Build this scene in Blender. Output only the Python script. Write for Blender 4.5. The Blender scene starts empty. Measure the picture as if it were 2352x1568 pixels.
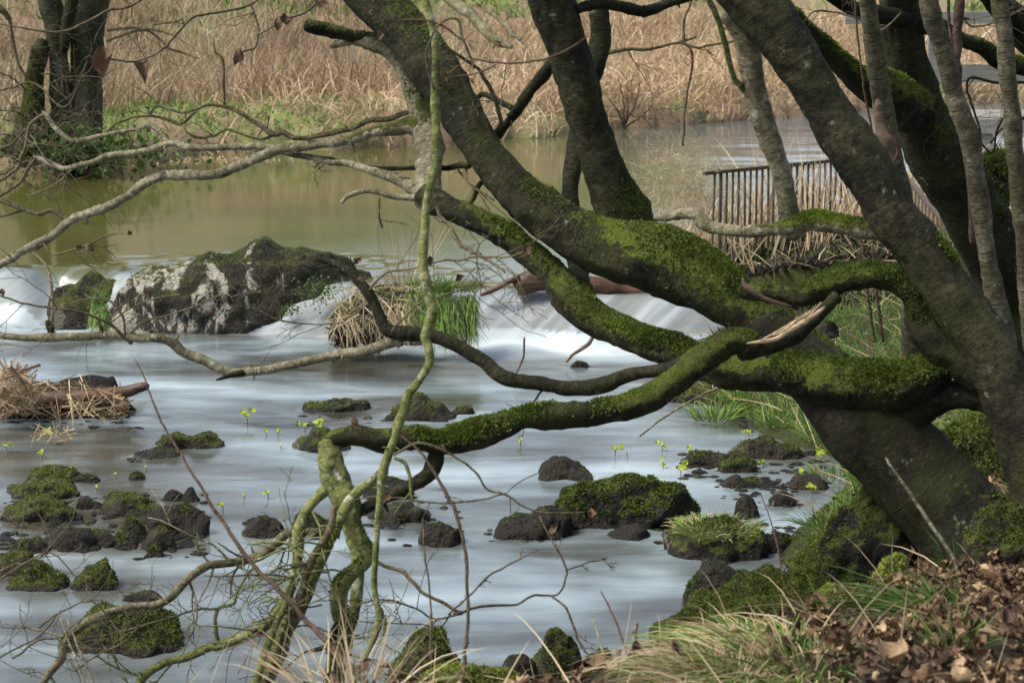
import bpy, math
import numpy as np
from mathutils import Vector
S=bpy.context.scene
# ---------------------------------------------------------------- camera
CAMZ=2.4; FV=4898.0; PITCH=math.atan(934/4898)
cam_d=bpy.data.cameras.new('camera'); cam=bpy.data.objects.new('camera',cam_d); S.collection.objects.link(cam)
cam.location=(0,0,CAMZ); cam.rotation_euler=(math.pi/2-PITCH,0,0)
cam_d.sensor_width=36; cam_d.lens=36*FV/2352; cam_d.clip_end=2000; cam_d.clip_start=0.1
cam_d.dof.use_dof=True; cam_d.dof.focus_distance=8.5; cam_d.dof.aperture_fstop=10
S.camera=cam
# ---------------------------------------------------------------- light
SUN_EL=math.radians(54); SUN_AZ=math.radians(-105)   # azimuth from +Y towards +X
w=bpy.data.worlds.new("World"); S.world=w; w.use_nodes=True
nt=w.node_tree; nt.nodes.clear()
sk=nt.nodes.new('ShaderNodeTexSky'); sk.sky_type='NISHITA'; sk.sun_disc=False
sk.sun_elevation=SUN_EL; sk.sun_rotation=SUN_AZ; sk.dust_density=1.2; sk.air_density=1.0
hs=nt.nodes.new('ShaderNodeHueSaturation'); hs.inputs['Saturation'].default_value=0.62
bg=nt.nodes.new('ShaderNodeBackground'); bg.inputs[1].default_value=0.12
wo=nt.nodes.new('ShaderNodeOutputWorld')
nt.links.new(sk.outputs[0],hs.inputs['Color']); nt.links.new(hs.outputs[0],bg.inputs[0]); nt.links.new(bg.outputs[0],wo.inputs[0])
sd=bpy.data.lights.new('sun','SUN'); sd.energy=3.2; sd.angle=math.radians(22); sd.color=(1,0.95,0.87)
so=bpy.data.objects.new('sun',sd); S.collection.objects.link(so)
dv=Vector((math.sin(SUN_AZ)*math.cos(SUN_EL),math.cos(SUN_AZ)*math.cos(SUN_EL),math.sin(SUN_EL)))
so.rotation_euler=dv.to_track_quat('Z','Y').to_euler(); so.location=(3,3,12)
S.view_settings.view_transform='Standard'; S.view_settings.look='None'; S.view_settings.gamma=1
S.view_settings.exposure=0.92
# ---------------------------------------------------------------- helpers
rng=np.random.default_rng(7)
cp,sp=math.cos(PITCH),math.sin(PITCH)
def ray(u,v):
    u=np.asarray(u,float); v=np.asarray(v,float)
    x=(u-1176)/FV; z=-(v-784)/FV
    return np.stack([x, cp+sp*z, -sp+cp*z],-1)
def at(u,v,Y):
    d=ray(u,v); t=np.asarray(Y)/d[...,1]; return d*t[...,None]+np.array([0,0,CAMZ])
def onz(u,v,z):
    d=ray(u,v); t=(z-CAMZ)/d[...,2]; return d*np.asarray(t)[...,None]+np.array([0,0,CAMZ])
def px(Y): return Y/FV*1.0    # metres per photo unit at depth Y (approx)
def hsh(ix,iy,iz,s=0):
    n=(ix.astype(np.int64)*73856093)^(iy.astype(np.int64)*19349663)^(iz.astype(np.int64)*83492791)^(s*2654435761)
    n=(n^(n>>13))*1274126177; n&=0xffffffff; n=(n^(n>>16))&0xffffffff
    return (n&0xffffff)/float(0xffffff)*2-1
def vnoise(P,s=0):
    P=np.asarray(P,float); i=np.floor(P).astype(np.int64); f=P-i; f=f*f*(3-2*f)
    o=0
    for a in (0,1):
        for b in (0,1):
            for c in (0,1):
                wt=(f[:,0] if a else 1-f[:,0])*(f[:,1] if b else 1-f[:,1])*(f[:,2] if c else 1-f[:,2])
                o=o+wt*hsh(i[:,0]+a,i[:,1]+b,i[:,2]+c,s)
    return o
def fbm(P,s=0,oct=4,g=0.5):
    o=0;a=1;P=np.asarray(P,float)
    for k in range(oct): o=o+a*vnoise(P*(2.03**k)+k*17.3,s+k); a*=g
    return o
def sstep(a,b,x): t=np.clip((x-a)/(b-a),0,1); return t*t*(3-2*t)
class MB:
    def __init__(s): s.V=[];s.F4=[];s.F3=[];s.n=0;s.A={}
    def add(s,V,F4=None,F3=None,**at_):
        V=np.asarray(V,float)
        if F4 is not None and len(F4): s.F4.append(np.asarray(F4)+s.n)
        if F3 is not None and len(F3): s.F3.append(np.asarray(F3)+s.n)
        s.V.append(V); m=len(V)
        for k in set(s.A)|set(at_):
            if k not in s.A: s.A[k]=[np.zeros((s.n,)+np.shape(at_[k])[1:])] if s.n else []
            if k in at_: s.A[k].append(np.asarray(at_[k],float))
            else: s.A[k].append(np.zeros((m,)+s.A[k][0].shape[1:]))
        s.n+=m
        return s
    def build(s,name,mat,parent=None,origin=None,smooth=True):
        V=np.concatenate(s.V)
        me=bpy.data.meshes.new(name)
        org=np.zeros(3) if origin is None else np.asarray(origin,float)
        if parent is not None: base=np.array(ploc(parent))
        else: base=org
        f4=np.concatenate(s.F4) if s.F4 else np.zeros((0,4),int); f3=np.concatenate(s.F3) if s.F3 else np.zeros((0,3),int)
        me.vertices.add(len(V)); me.vertices.foreach_set('co',(V-base).astype(np.float32).ravel())
        lp=np.concatenate([f4.ravel(),f3.ravel()]); me.loops.add(len(lp)); me.loops.foreach_set('vertex_index',lp.astype(np.int32))
        st=np.concatenate([np.arange(len(f4))*4,len(f4)*4+np.arange(len(f3))*3])
        me.polygons.add(len(st)); me.polygons.foreach_set('loop_start',st.astype(np.int32))
        me.polygons.foreach_set('use_smooth',np.full(len(st),smooth))
        for k,a in s.A.items():
            a=np.concatenate(a)
            if a.ndim==1: at_=me.attributes.new(k,'FLOAT','POINT'); at_.data.foreach_set('value',a.astype(np.float32))
            else: at_=me.attributes.new(k,'FLOAT_VECTOR','POINT'); at_.data.foreach_set('vector',a.astype(np.float32).ravel())
        me.update(calc_edges=True); me.validate()
        o=bpy.data.objects.new(name,me); S.collection.objects.link(o); me.materials.append(mat)
        if parent is not None: o.parent=parent
        else: o.location=org
        return o
LOC={}
def ploc(o):
    l=np.array(o.location)
    while o.parent is not None: o=o.parent; l=l+np.array(o.location)
    return l
def tag(o,label=None,cat=None,group=None,kind=None):
    if label: o['label']=label
    if cat: o['category']=cat
    if group: o['group']=group
    if kind: o['kind']=kind
    return o
def empty(name,loc,label,cat,group=None):
    o=bpy.data.objects.new(name,None); S.collection.objects.link(o); o.location=tuple(loc); o.empty_display_size=.1
    return tag(o,label,cat,group)
# ---------------------------------------------------------------- material kit
class NM:
    def __init__(s,name):
        s.m=bpy.data.materials.new(name); s.m.use_nodes=True; s.t=s.m.node_tree; s.t.nodes.clear()
        s.out=s.n('ShaderNodeOutputMaterial'); s.b=s.n('ShaderNodeBsdfPrincipled'); s.l(s.b.outputs[0],s.out.inputs[0])
    def n(s,t,**k):
        x=s.t.nodes.new(t)
        for a,b in k.items(): setattr(x,a,b)
        return x
    def l(s,a,b): s.t.links.new(a,b)
    def set(s,node,key,val):
        i=node.inputs[key]
        if hasattr(val,'type') and hasattr(val,'is_linked'): s.l(val,i)
        else: i.default_value=val
    def attr(s,name,out='Fac'): a=s.n('ShaderNodeAttribute',attribute_name=name); return a.outputs[out]
    def math(s,op,a,b=0.0,c=0.0):
        x=s.n('ShaderNodeMath',operation=op); s.set(x,0,a); s.set(x,1,b); s.set(x,2,c); return x.outputs[0]
    def map(s,v,a,b,c=0.0,d=1.0):
        x=s.n('ShaderNodeMapRange',interpolation_type='SMOOTHSTEP'); s.set(x,0,v); s.set(x,1,a); s.set(x,2,b); s.set(x,3,c); s.set(x,4,d); return x.outputs[0]
    def scale(s,vec,sc):
        x=s.n('ShaderNodeVectorMath',operation='MULTIPLY'); s.set(x,0,vec); x.inputs[1].default_value=sc; return x.outputs[0]
    def noise(s,vec,scale,detail=4,rough=.55,dist=0.0,out=0):
        x=s.n('ShaderNodeTexNoise'); s.set(x,'Vector',vec); s.set(x,'Scale',scale); s.set(x,'Detail',detail); s.set(x,'Roughness',rough); s.set(x,'Distortion',dist); return x.outputs[out]
    def vor(s,vec,scale,feature='F1'):
        x=s.n('ShaderNodeTexVoronoi',feature=feature); s.set(x,'Vector',vec); s.set(x,'Scale',scale); return x.outputs[0]
    def ramp(s,f,stops):
        x=s.n('ShaderNodeValToRGB'); s.set(x,0,f); e=x.color_ramp.elements
        while len(e)<len(stops): e.new(.5)
        for i,(p,c) in enumerate(stops): e[i].position=p; e[i].color=(*c,1)
        return x.outputs[0]
    def mix(s,f,a,b):
        x=s.n('ShaderNodeMix',data_type='RGBA'); s.set(x,0,f)
        for k,v in ((6,a),(7,b)):
            if isinstance(v,tuple): x.inputs[k].default_value=(*v,1)
            else: s.l(v,x.inputs[k])
        return x.outputs[2]
    def bump(s,h,strength=.5,dist=.01,normal=None):
        x=s.n('ShaderNodeBump'); s.set(x,'Height',h); x.inputs['Strength'].default_value=strength; x.inputs['Distance'].default_value=dist
        if normal is not None: s.l(normal,x.inputs['Normal'])
        return x.outputs[0]
    def fin(s,color=None,rough=.8,normal=None,spec=.3,**k):
        if color is not None:
            if isinstance(color,tuple): s.b.inputs['Base Color'].default_value=(*color,1)
            else: s.l(color,s.b.inputs['Base Color'])
        s.set(s.b,'Roughness',rough); s.set(s.b,'Specular IOR Level',spec)
        if normal is not None: s.l(normal,s.b.inputs['Normal'])
        for a,b in k.items(): s.set(s.b,a,b)
        return s.m
def pos(m): return m.n('ShaderNodeNewGeometry').outputs['Position']
MOSS_ST=[(.25,(.016,.02,.004)),(.5,(.05,.058,.008)),(.75,(.11,.12,.016))]
def bark(name,dark,mid,light,lich=.5,lcol=(.26,.28,.2),mosscol=MOSS_ST,ring=1.0,lent=.62,lf_=.7):
    m=NM(name); bc=m.attr('bc','Vector'); P=pos(m)
    n1=m.noise(P,7,5,.6); n2=m.noise(m.scale(bc,(22,22,60)),1.0,5,.7,1.2); n3=m.noise(P,60,4,.7)
    f=m.math('ADD',m.math('MULTIPLY',n1,.5),m.math('MULTIPLY',n2,.34*ring)); f=m.math('ADD',f,m.math('MULTIPLY',n3,.4))
    c=m.ramp(m.map(f,.45,.82),[(0,dark),(.5,mid),(1,light)])
    lf=m.map(m.noise(P,22,5,.7),.66-.12*lich,.74-.12*lich)
    c=m.mix(m.math('MULTIPLY',lf,.75),c,lcol)
    # dark lenticels
    lt=m.map(m.noise(m.scale(bc,(16,16,210)),1.0,3,.55,.5),lent,lent+.05)
    c=m.mix(m.math('MULTIPLY',lt,lf_),c,tuple(x*.45 for x in dark))
    c=m.mix(m.math('MULTIPLY',m.map(m.noise(P,5,4,.6),.42,.62),.5),c,m.mix(.5,c,(mosscol[1][1])))
    ms=m.attr('moss'); mf=m.map(m.math('ADD',ms,m.math('MULTIPLY',m.math('SUBTRACT',m.noise(P,28,5,.7),.5),1.9)),.47,.62)
    mc=m.ramp(m.noise(P,45,4,.7),mosscol); mc=m.mix(m.map(m.noise(P,3,4,.6),.42,.62,0,.6),mc,(.09,.12,.014))
    c=m.mix(mf,c,mc)
    h=m.math('ADD',m.math('MULTIPLY',n2,.6),m.math('MULTIPLY',n3,.6)); h=m.math('ADD',h,m.math('MULTIPLY',lf,.15))
    h=m.math('ADD',h,m.math('MULTIPLY',mf,m.noise(P,160,3,.7)))
    return m.fin(c,.85,m.bump(h,1.0,.011),.2)
M={}
M['bark']=bark('bark_dark',(.003,.0026,.0014),(.0095,.0082,.0038),(.028,.024,.012),.25,(.14,.15,.1))
M['bark2']=bark('bark_mid',(.0045,.004,.0018),(.0165,.015,.0063),(.056,.05,.024),.35,(.2,.21,.15))
M['pale']=bark('bark_pale',(.05,.042,.022),(.17,.148,.09),(.36,.325,.225),.7,(.42,.41,.3))
M['birch']=bark('bark_birch',(.055,.045,.026),(.165,.145,.092),(.3,.275,.195),.3,(.42,.39,.31),ring=.6,lent=.57,lf_=.8)
M['alg']=bark('bark_algae',(.05,.055,.014),(.16,.17,.055),(.32,.32,.16),.75,(.42,.44,.3),[(.25,(.07,.09,.012)),(.5,(.14,.17,.025)),(.75,(.22,.25,.05))])
M['beech']=bark('bark_grey',(.01,.0095,.005),(.035,.034,.02),(.09,.088,.06),.5,(.22,.23,.18))
M['twig']=bark('bark_twig',(.05,.036,.02),(.13,.1,.06),(.22,.18,.11),.3,(.25,.25,.15))
M['redtwig']=bark('bark_red_twig',(.04,.022,.015),(.09,.055,.038),(.15,.1,.075),.1)
def leafmat(name,stops,rough=.7,tr=.25,spec=.3):
    m=NM(name); P=pos(m)
    f=m.math('ADD',m.math('MULTIPLY',m.attr('rnd'),.8),m.math('MULTIPLY',m.noise(P,40,3,.6),.25))
    c=m.ramp(f,stops)
    if name=='moss_fuzz': c=m.mix(m.map(m.noise(P,4,4,.6),.42,.68,0,.6),c,m.mix(.5,c,(.18,.25,.02)))
    if name=='dead_leaf': c=m.mix(m.map(m.noise(P,120,4,.75),.5,.7),c,m.mix(.6,c,(.02,.01,.006)))
    mat=m.fin(c,rough,m.bump(m.noise(P,150,4,.7),.8,.003) if name=='dead_leaf' else None,spec)
    if tr:
        t=m.n('ShaderNodeBsdfTranslucent'); m.l(c,t.inputs[0]); x=m.n('ShaderNodeMixShader'); x.inputs[0].default_value=tr
        m.l(m.b.outputs[0],x.inputs[1]); m.l(t.outputs[0],x.inputs[2]); m.l(x.outputs[0],m.out.inputs[0])
    return mat
M['moss']=leafmat('moss_fuzz',[(.0,(.012,.021,.004)),(.4,(.04,.06,.008)),(.75,(.1,.14,.015)),(1,(.18,.23,.035))])
M['mossy']=leafmat('moss_yellow',[(.0,(.09,.11,.015)),(.5,(.2,.24,.035)),(1,(.34,.36,.08))])
M['grass']=leafmat('grass_green',[(0,(.03,.06,.012)),(.5,(.09,.17,.03)),(.85,(.19,.29,.055)),(1,(.36,.34,.14))])
M['straw']=leafmat('straw',[(0,(.16,.1,.05)),(.4,(.36,.25,.13)),(.8,(.56,.44,.26)),(1,(.66,.58,.4))])
M['reed']=leafmat('reed_gold',[(0,(.22,.14,.075)),(.4,(.44,.31,.17)),(.8,(.62,.48,.3)),(1,(.8,.7,.5))])
M['stalk']=leafmat('dead_stalk',[(0,(.12,.07,.045)),(.3,(.28,.18,.115)),(.6,(.43,.31,.2)),(.8,(.32,.31,.13)),(1,(.7,.58,.42))])
M['dleaf']=leafmat('dead_leaf',[(0,(.026,.013,.007)),(.35,(.085,.046,.022)),(.7,(.19,.112,.055)),(.9,(.34,.225,.12)),(1,(.46,.32,.18))],.6,.12,.35)
M['yleaf']=leafmat('young_leaf',[(0,(.25,.34,.03)),(.6,(.42,.5,.06)),(1,(.55,.58,.12))],.5,.4)
M['dark']=leafmat('dark_debris',[(0,(.008,.006,.005)),(.6,(.03,.022,.016)),(1,(.09,.06,.045))])
def rockmat(name,dark,light,lich,lcol=(.5,.47,.4),lo=.58):
    m=NM(name); P=pos(m); n1=m.noise(P,9,6,.65); n2=m.noise(P,70,4,.7); v=m.vor(P,55)
    c=m.ramp(m.math('ADD',m.math('MULTIPLY',n1,.6),m.math('MULTIPLY',n2,.4)),[(.35,dark),(.7,light)])
    if lich:
        n=m.math('ADD',m.noise(m.scale(P,(1,1,.45)),5.5,6,.72,.4),m.math('MULTIPLY',m.attr('lich'),.22))
        lf=m.map(n,lo,lo+.05); c=m.mix(lf,c,m.mix(m.noise(P,30,4,.6),lcol,tuple(x*.6 for x in lcol)))
    rd_=m.n('ShaderNodeObjectInfo').outputs['Random']; c=m.mix(m.map(rd_,0,1,0,.6),c,m.mix(.5,c,(.06,.045,.025)))
    ms=m.attr('moss'); mf=m.map(m.math('ADD',ms,m.math('MULTIPLY',m.math('SUBTRACT',m.noise(P,18,5,.75),.5),1.6)),.42,.58)
    mc=m.ramp(m.noise(P,35,4,.7),MOSS_ST); c=m.mix(mf,c,mc)
    h=m.math('ADD',m.math('MULTIPLY',n1,1.0),m.math('MULTIPLY',n2,.7)); h=m.math('ADD',h,m.math('MULTIPLY',v,-.3))
    wet=m.attr('wet')
    return m.fin(c,m.math('SUBTRACT',.8,m.math('MULTIPLY',wet,.55)),m.bump(h,1.0,.03),.25)
M['rock']=rockmat('rock_dark',(.006,.005,.0035),(.036,.032,.023),True,(.17,.16,.11),.7)
M['rockb']=rockmat('rock_black',(.005,.004,.003),(.028,.024,.018),True,(.15,.13,.1),.72)
M['boulder']=rockmat('boulder_lichen',(.007,.0065,.004),(.04,.036,.025),True,(.54,.49,.39),.575)
def flat(name,col,rough=.8,amp=.25,sc=20,bd=.004,stretch=(1,1,1)):
    m=NM(name); P=m.n('ShaderNodeTexCoord').outputs['Object']; n=m.noise(m.scale(P,stretch),sc,5,.65)
    c=m.ramp(n,[(.3,tuple(x*(1-amp) for x in col)),(.7,tuple(min(1,x*(1+amp)) for x in col))])
    return m.fin(c,rough,m.bump(n,.7,bd),.3)
M['iron']=flat('rusted_iron',(.075,.052,.036),.7,.6,60)
M['board']=flat('weathered_board',(.2,.19,.16),.85,.35,8,.004,(.3,3,6))
M['wood']=flat('split_wood',(.42,.3,.18),.75,.5,30,.006,(.3,3,3))
M['log']=flat('wet_log',(.075,.035,.018),.5,.8,14,.01,(.25,2,2))
M['stub']=flat('broken_wood',(.12,.08,.052),.8,.5,25,.006,(.4,2,2))
# ---------------------------------------------------------------- terrain
UZ=.3
def seg_dist(x,y,poly,closed=True):
    P=np.asarray(poly,float); n=len(P); d=np.full(x.shape,1e9); ins=np.zeros(x.shape,bool)
    for i in range(n if closed else n-1):
        a=P[i]; b=P[(i+1)%n]; ab=b-a
        t=np.clip(((x-a[0])*ab[0]+(y-a[1])*ab[1])/(ab@ab+1e-12),0,1)
        d=np.minimum(d,np.hypot(x-a[0]-t*ab[0],y-a[1]-t*ab[1]))
        if closed:
            c=((a[1]>y)!=(b[1]>y)); xi=a[0]+(y-a[1])/(b[1]-a[1]+1e-12)*(b[0]-a[0]); ins^=c&(x<xi)
    return np.where(ins,d,-d) if closed else d
def zz(u,v,z): p=onz(u,v,z); return (p[0],p[1])
RPOLY=[(-6,-3),(-5,2.0),(-1.6,3.7),(-.95,4.2),(-.5,4.45),(-.1,4.62),(.2,4.85),(.42,5.2),(.55,5.8),(.78,7.0),zz(1800,1290,0),zz(1850,1220,0),zz(1950,1120,0),zz(1900,1050,0),
 zz(1720,965,0),zz(1560,905,0),zz(1545,880,0),(1.12,12.1),(1.25,12.6),(1.15,13.2),(.95,13.8),(1.1,14.4),(2.0,14.9),(3.2,15.0),(5,14.6),(9,13.5),(30,12),(30,-3)]
sh=[(-700,400),(-200,397),(0,395),(240,391),(420,366),(620,352),(1000,333),(1280,313),(1480,293),(1850,268),(2100,252),(2352,238),(2900,215)]
FPOLY=[(-200,19)]+[zz(u,v,UZ) for u,v in sh]+[(200,38),(200,400),(-200,400)]
def plat(x,y):
    p=np.interp(y,[-3,3.5,4.2,5,6,7.5,8.4,10,12,13,16],[1.15,1.1,.99,.86,.78,.72,.68,.5,.52,.5,.5])
    p=p+np.clip(x-1.6,-1.5,3)*.055
    return p
def gh(x,y,detail=True):
    x=np.atleast_1d(np.asarray(x,float)); y=np.atleast_1d(np.asarray(y,float)); sh_=x.shape; x=x.ravel(); y=y.ravel()
    q=np.stack([x,y,np.zeros_like(x)],-1)
    wob=vnoise(q*1.7,3)*.12+vnoise(q*5,4)*.04
    d=seg_dist(x,y,RPOLY)+wob*(y>6)
    k=np.interp(y,[4.3,5.5,7,9,11,13],[4.2,2.2,1.1,.6,.45,.5])
    P=plat(x,y); wl=np.where(y>12.4,UZ,0)
    r=np.where(d>0, wl+(P-wl)*(1-np.exp(-d*k/np.maximum(P-wl,.1)*1.3)), wl-np.minimum(.45,-d*.5)-.02)
    f=seg_dist(x,y,FPOLY)+wob*2
    s=np.interp(x,[-20,2,7,14],[1,1,.45,.3])
    fz=UZ+.3*(1-np.exp(-f*4))+.05*np.clip(f,0,5)+s*.27*np.clip(f-4.5,0,16)+s*.06*np.clip(f-20.5,0,60)
    fb=UZ-np.minimum(.6,-f*.4)-.02
    z=np.where(f>0,fz,np.where(d>0,r,np.minimum(np.where(y>12.6,fb,r),r)))
    if detail: z=z+(fbm(q*3,9,4)*.035+vnoise(q*.5,5)*.05)*np.clip(np.maximum(d,f)*2,0.15,1)
    return z.reshape(sh_)
def hit(u,v,lift=0.0):
    d=ray(u,v); t=np.arange(3.0,45,.02); p=d*t[:,None]+np.array([0,0,CAMZ]); h=gh(p[:,0],p[:,1]); i=np.argmax(p[:,2]<=h)
    return np.array([p[i,0],p[i,1],h[i]+lift])
def grid(xs,ys):
    X,Y=np.meshgrid(xs,ys); n,m=X.shape; I=np.arange(n*m).reshape(n,m)
    F=np.stack([I[:-1,:-1],I[:-1,1:],I[1:,1:],I[1:,:-1]],-1).reshape(-1,4); return X.ravel(),Y.ravel(),F
xs=np.concatenate([-np.geomspace(300,6,18),np.linspace(-5.8,5.8,260),np.geomspace(6,300,18)])
ys=np.concatenate([np.linspace(-8,2.8,12),np.linspace(3,16,330),np.linspace(16.05,30,150),np.geomspace(30.5,380,28)])
X,Y,F=grid(xs,ys); Z=gh(X,Y)
# ground material: mud / soil, moss and litter tints by place noise
m=NM('ground_soil'); P=pos(m); n=m.noise(P,6,6,.65); n2=m.noise(P,45,5,.7)
c=m.ramp(m.math('ADD',m.math('MULTIPLY',n,.5),m.math('MULTIPLY',n2,.5)),[(.35,(.018,.013,.009)),(.5,(.05,.036,.024)),(.7,(.11,.08,.052))])
far=m.attr('farb'); fc=m.ramp(m.noise(P,.9,5,.6),[(.3,(.17,.11,.07)),(.5,(.26,.18,.11)),(.62,(.18,.2,.07)),(.8,(.2,.26,.07))])
c=m.mix(far,c,fc)
gm=m.map(m.math('MULTIPLY',m.attr('grn'),m.noise(P,3,4,.6)),.2,.5); c=m.mix(gm,c,m.ramp(n2,[(.3,(.016,.022,.005)),(.7,(.05,.062,.012))]))
GM=m.fin(c,.9,m.bump(m.math('ADD',n,n2),.8,.03),.2)
grn=((Y>6.5)&(Y<15.5)).astype(float)*.9+((Y<6)&(Y>2)).astype(float)*.25
MB().add(np.stack([X,Y,Z],-1),F4=F,farb=sstep(16.5,18.5,Y),grn=grn).build('ground',GM)
tag(bpy.data.objects['ground'],kind='structure')
# ---------------------------------------------------------------- water
def lip(x): return np.interp(x,[-6,-3.3,-2.4,-1,-.25,1.3,2],[13.6,13.5,13.35,12.9,12.62,12.5,12.5])
def run(x): return np.interp(x,[-6,-2.4,-.4,.3,1.2],[.3,.3,.34,.36,.34])
def wsurf(x,y):
    q=np.stack([x,y,np.zeros_like(x)],-1)
    L=lip(x)+.08*vnoise(q*np.array([2.2,0,0])+5,21); t=(L-y)/run(x)
    tt=np.clip((t+.25)/1.25,0,1); z=UZ*(1-np.where(tt<.8,tt**2.3*.72/.8**2.3,.72+.28*sstep(.8,1.0,tt)*1.0))
    z=z-.17*np.exp(-((x+2.8)/.24)**4)*sstep(-.6,.1,t)*(1-sstep(1.1,1.6,t))
    casc=sstep(-.3,.15,t)*(1-sstep(.85,1.25,t))
    z=z+casc*.012*vnoise(q*np.array([6,1.5,1]),22)
    base=np.exp(-((t-1.25)/.45)**2)
    z=z+base*(.02+.02*vnoise(q*np.array([2.3,3,1]),23))
    z=z+.03*np.exp(-((x+.02)/.22)**2-((y-(L-run(x)*1.25))/.16)**2)
    return z,t,casc,base
xs=np.concatenate([np.linspace(-14,-3.7,12),np.linspace(-3.6,3.3,340),np.linspace(3.4,18,24)])
ys=np.concatenate([np.linspace(2.5,11,150),np.linspace(11.03,14.2,230),np.linspace(14.3,45,130)])
X,Y,F=grid(xs,ys); Z,t,casc,base=wsurf(X,Y); q=np.stack([X,Y,0*X],-1)
foam=np.exp(-np.clip(t-1,0,9)**1.0*.8)*(t>.7)*np.interp(X,[-4,-2.9,-2.3,-1.2,-.9,-.45,-.15,.1,.9,1.6],[.95,.9,.3,.3,.12,.2,.95,1.0,.9,.5])
foam=foam*(0.8+.35*vnoise(q*np.array([1.0,3.2,1]),31))
foam=np.maximum(foam,casc*np.interp(X,[-4,-2.9,-1.3,-.9,-.45,-.2,.6,1.5],[.6,.55,.2,.05,.1,.3,.25,.35])*(0.8+.3*vnoise(q*np.array([5,1,1]),33)))
water_attrs=(X,Y,foam)
m=NM('stream_water'); P=pos(m)
up=m.attr('upper'); fo=m.attr('foam'); ca=m.attr('casc')
wn=m.noise(m.scale(P,(.55,2.2,1)),1.4,4,.55,.3)
lown=m.math('ADD',m.math('MULTIPLY',m.noise(m.scale(P,(.6,1.5,1)),1.1,3,.5,.5),.76),m.math('MULTIPLY',m.noise(m.scale(P,(.9,2.8,1)),2.2,3,.5,.5),.24))
low0=m.ramp(lown,[(.34,(.036,.033,.02)),(.46,(.08,.092,.088)),(.56,(.17,.21,.22)),(.7,(.33,.39,.41))])
low=m.mix(m.math('MULTIPLY',m.attr('shal'),m.map(m.noise(m.scale(P,(1,2,1)),1.6,3,.5),.3,.6,.3,.95)),low0,(.05,.042,.022))
upc=m.ramp(m.noise(m.scale(P,(.35,1.2,1)),1.0,3,.5),[(.3,(.062,.06,.015)),(.7,(.088,.086,.024))])
upc=m.mix(m.attr('rightw'),upc,(.1,.11,.12))
c=m.mix(up,low,upc)
skew=m.n('ShaderNodeVectorMath',operation='DOT_PRODUCT'); m.l(P,skew.inputs[0]); skew.inputs[1].default_value=(1,-.35,-.9)
sx=m.n('ShaderNodeCombineXYZ'); m.l(skew.outputs['Value'],sx.inputs[0]); sp2=m.n('ShaderNodeSeparateXYZ'); m.l(P,sp2.inputs[0]); m.l(sp2.outputs[1],sx.inputs[1]); m.l(sp2.outputs[2],sx.inputs[2])
streak=m.noise(m.scale(sx.outputs[0],(8,.9,1.5)),1.0,4,.5,.3)
cc=m.ramp(streak,[(.3,(.1,.11,.09)),(.5,(.16,.175,.17)),(.75,(.3,.32,.34))])
c=m.mix(ca,c,cc)
gf=m.math('MULTIPLY',ca,m.map(m.noise(m.scale(P,(5,.6,3)),1.2,3,.6),.56,.7)); c=m.mix(m.math('MULTIPLY',gf,.6),c,(.12,.17,.05))
ff=m.math('MULTIPLY',fo,m.map(m.noise(m.scale(P,(1.0,3.5,1)),1.3,3,.5),.2,.65,.55,1.0))
ff=m.map(ff,.1,1.05); c=m.mix(ff,c,(.52,.59,.62))
bmp=m.math('ADD',m.noise(m.scale(P,(.6,1.1,1)),1.5,2,.4),m.math('MULTIPLY',m.noise(m.scale(P,(.7,1.4,1)),4,2,.5,.6),.12))
bmp=m.math('MULTIPLY',bmp,m.math('SUBTRACT',1.0,m.math('MULTIPLY',up,m.map(m.attr('rightw'),0,1,.95,.3))))
nb=m.bump(bmp,.7,.06)
nb2=m.bump(m.math('MULTIPLY',streak,ca),.12,.02,nb)
rg=m.math('ADD',m.math('SUBTRACT',.17,m.math('MULTIPLY',up,.08)),m.math('MULTIPLY',m.math('MAXIMUM',ff,ca),.4))
WM=m.fin(c,rg,nb2,.5,IOR=1.38)
WVERT=(X,Y,Z,F,t,casc,foam)
def build_water(rocks):
    X,Y,Z,F,t,casc,foam=WVERT
    foam=foam.copy()
    for (rx,ry,rr,ht) in rocks:
        dx=(X-rx)/rr; dy=(Y-ry)/(rr*.8)
        d=np.sqrt(dx*dx+dy*dy)
        sel=d<3
        w_=np.exp(-((d-1.12)/.22)**2)+.35*np.exp(-((d-1.5)/.5)**2)*np.clip(vnoise(np.stack([X*3,Y*9,0*X],-1),45),0,1)
        w_=w_*np.clip(.5+.5*vnoise(np.stack([X*6,Y*6,0*X],-1),41)*1.8,0,1)
        foam=np.maximum(foam,w_*(.4 if rr<.6 else .12))
        Z=Z+np.exp(-((d-1.25)/.35)**2)*.006*vnoise(np.stack([X*9,Y*9,0*X],-1),43)
    upper=1-sstep(-.55,.1,t)
    MBw=MB().add(np.stack([X,Y,Z],-1),F4=F,foam=foam,casc=casc,upper=upper,shal=np.clip(np.exp(-((X+1.75)/.75)**2-((Y-8.6)/1.3)**2)*1.1+np.exp(-((X+2.6)/.8)**2-((Y-9.9)/.5)**2)*.7+np.exp(-((X-1.35)/.3)**2-((Y-9.6)/.8)**2)*.8,0,1),rightw=sstep(-.3,3.5,X-(Y-16)*.0)*sstep(15,21,Y))
    o=MBw.build('water',WM); tag(o,kind='structure')
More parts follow.
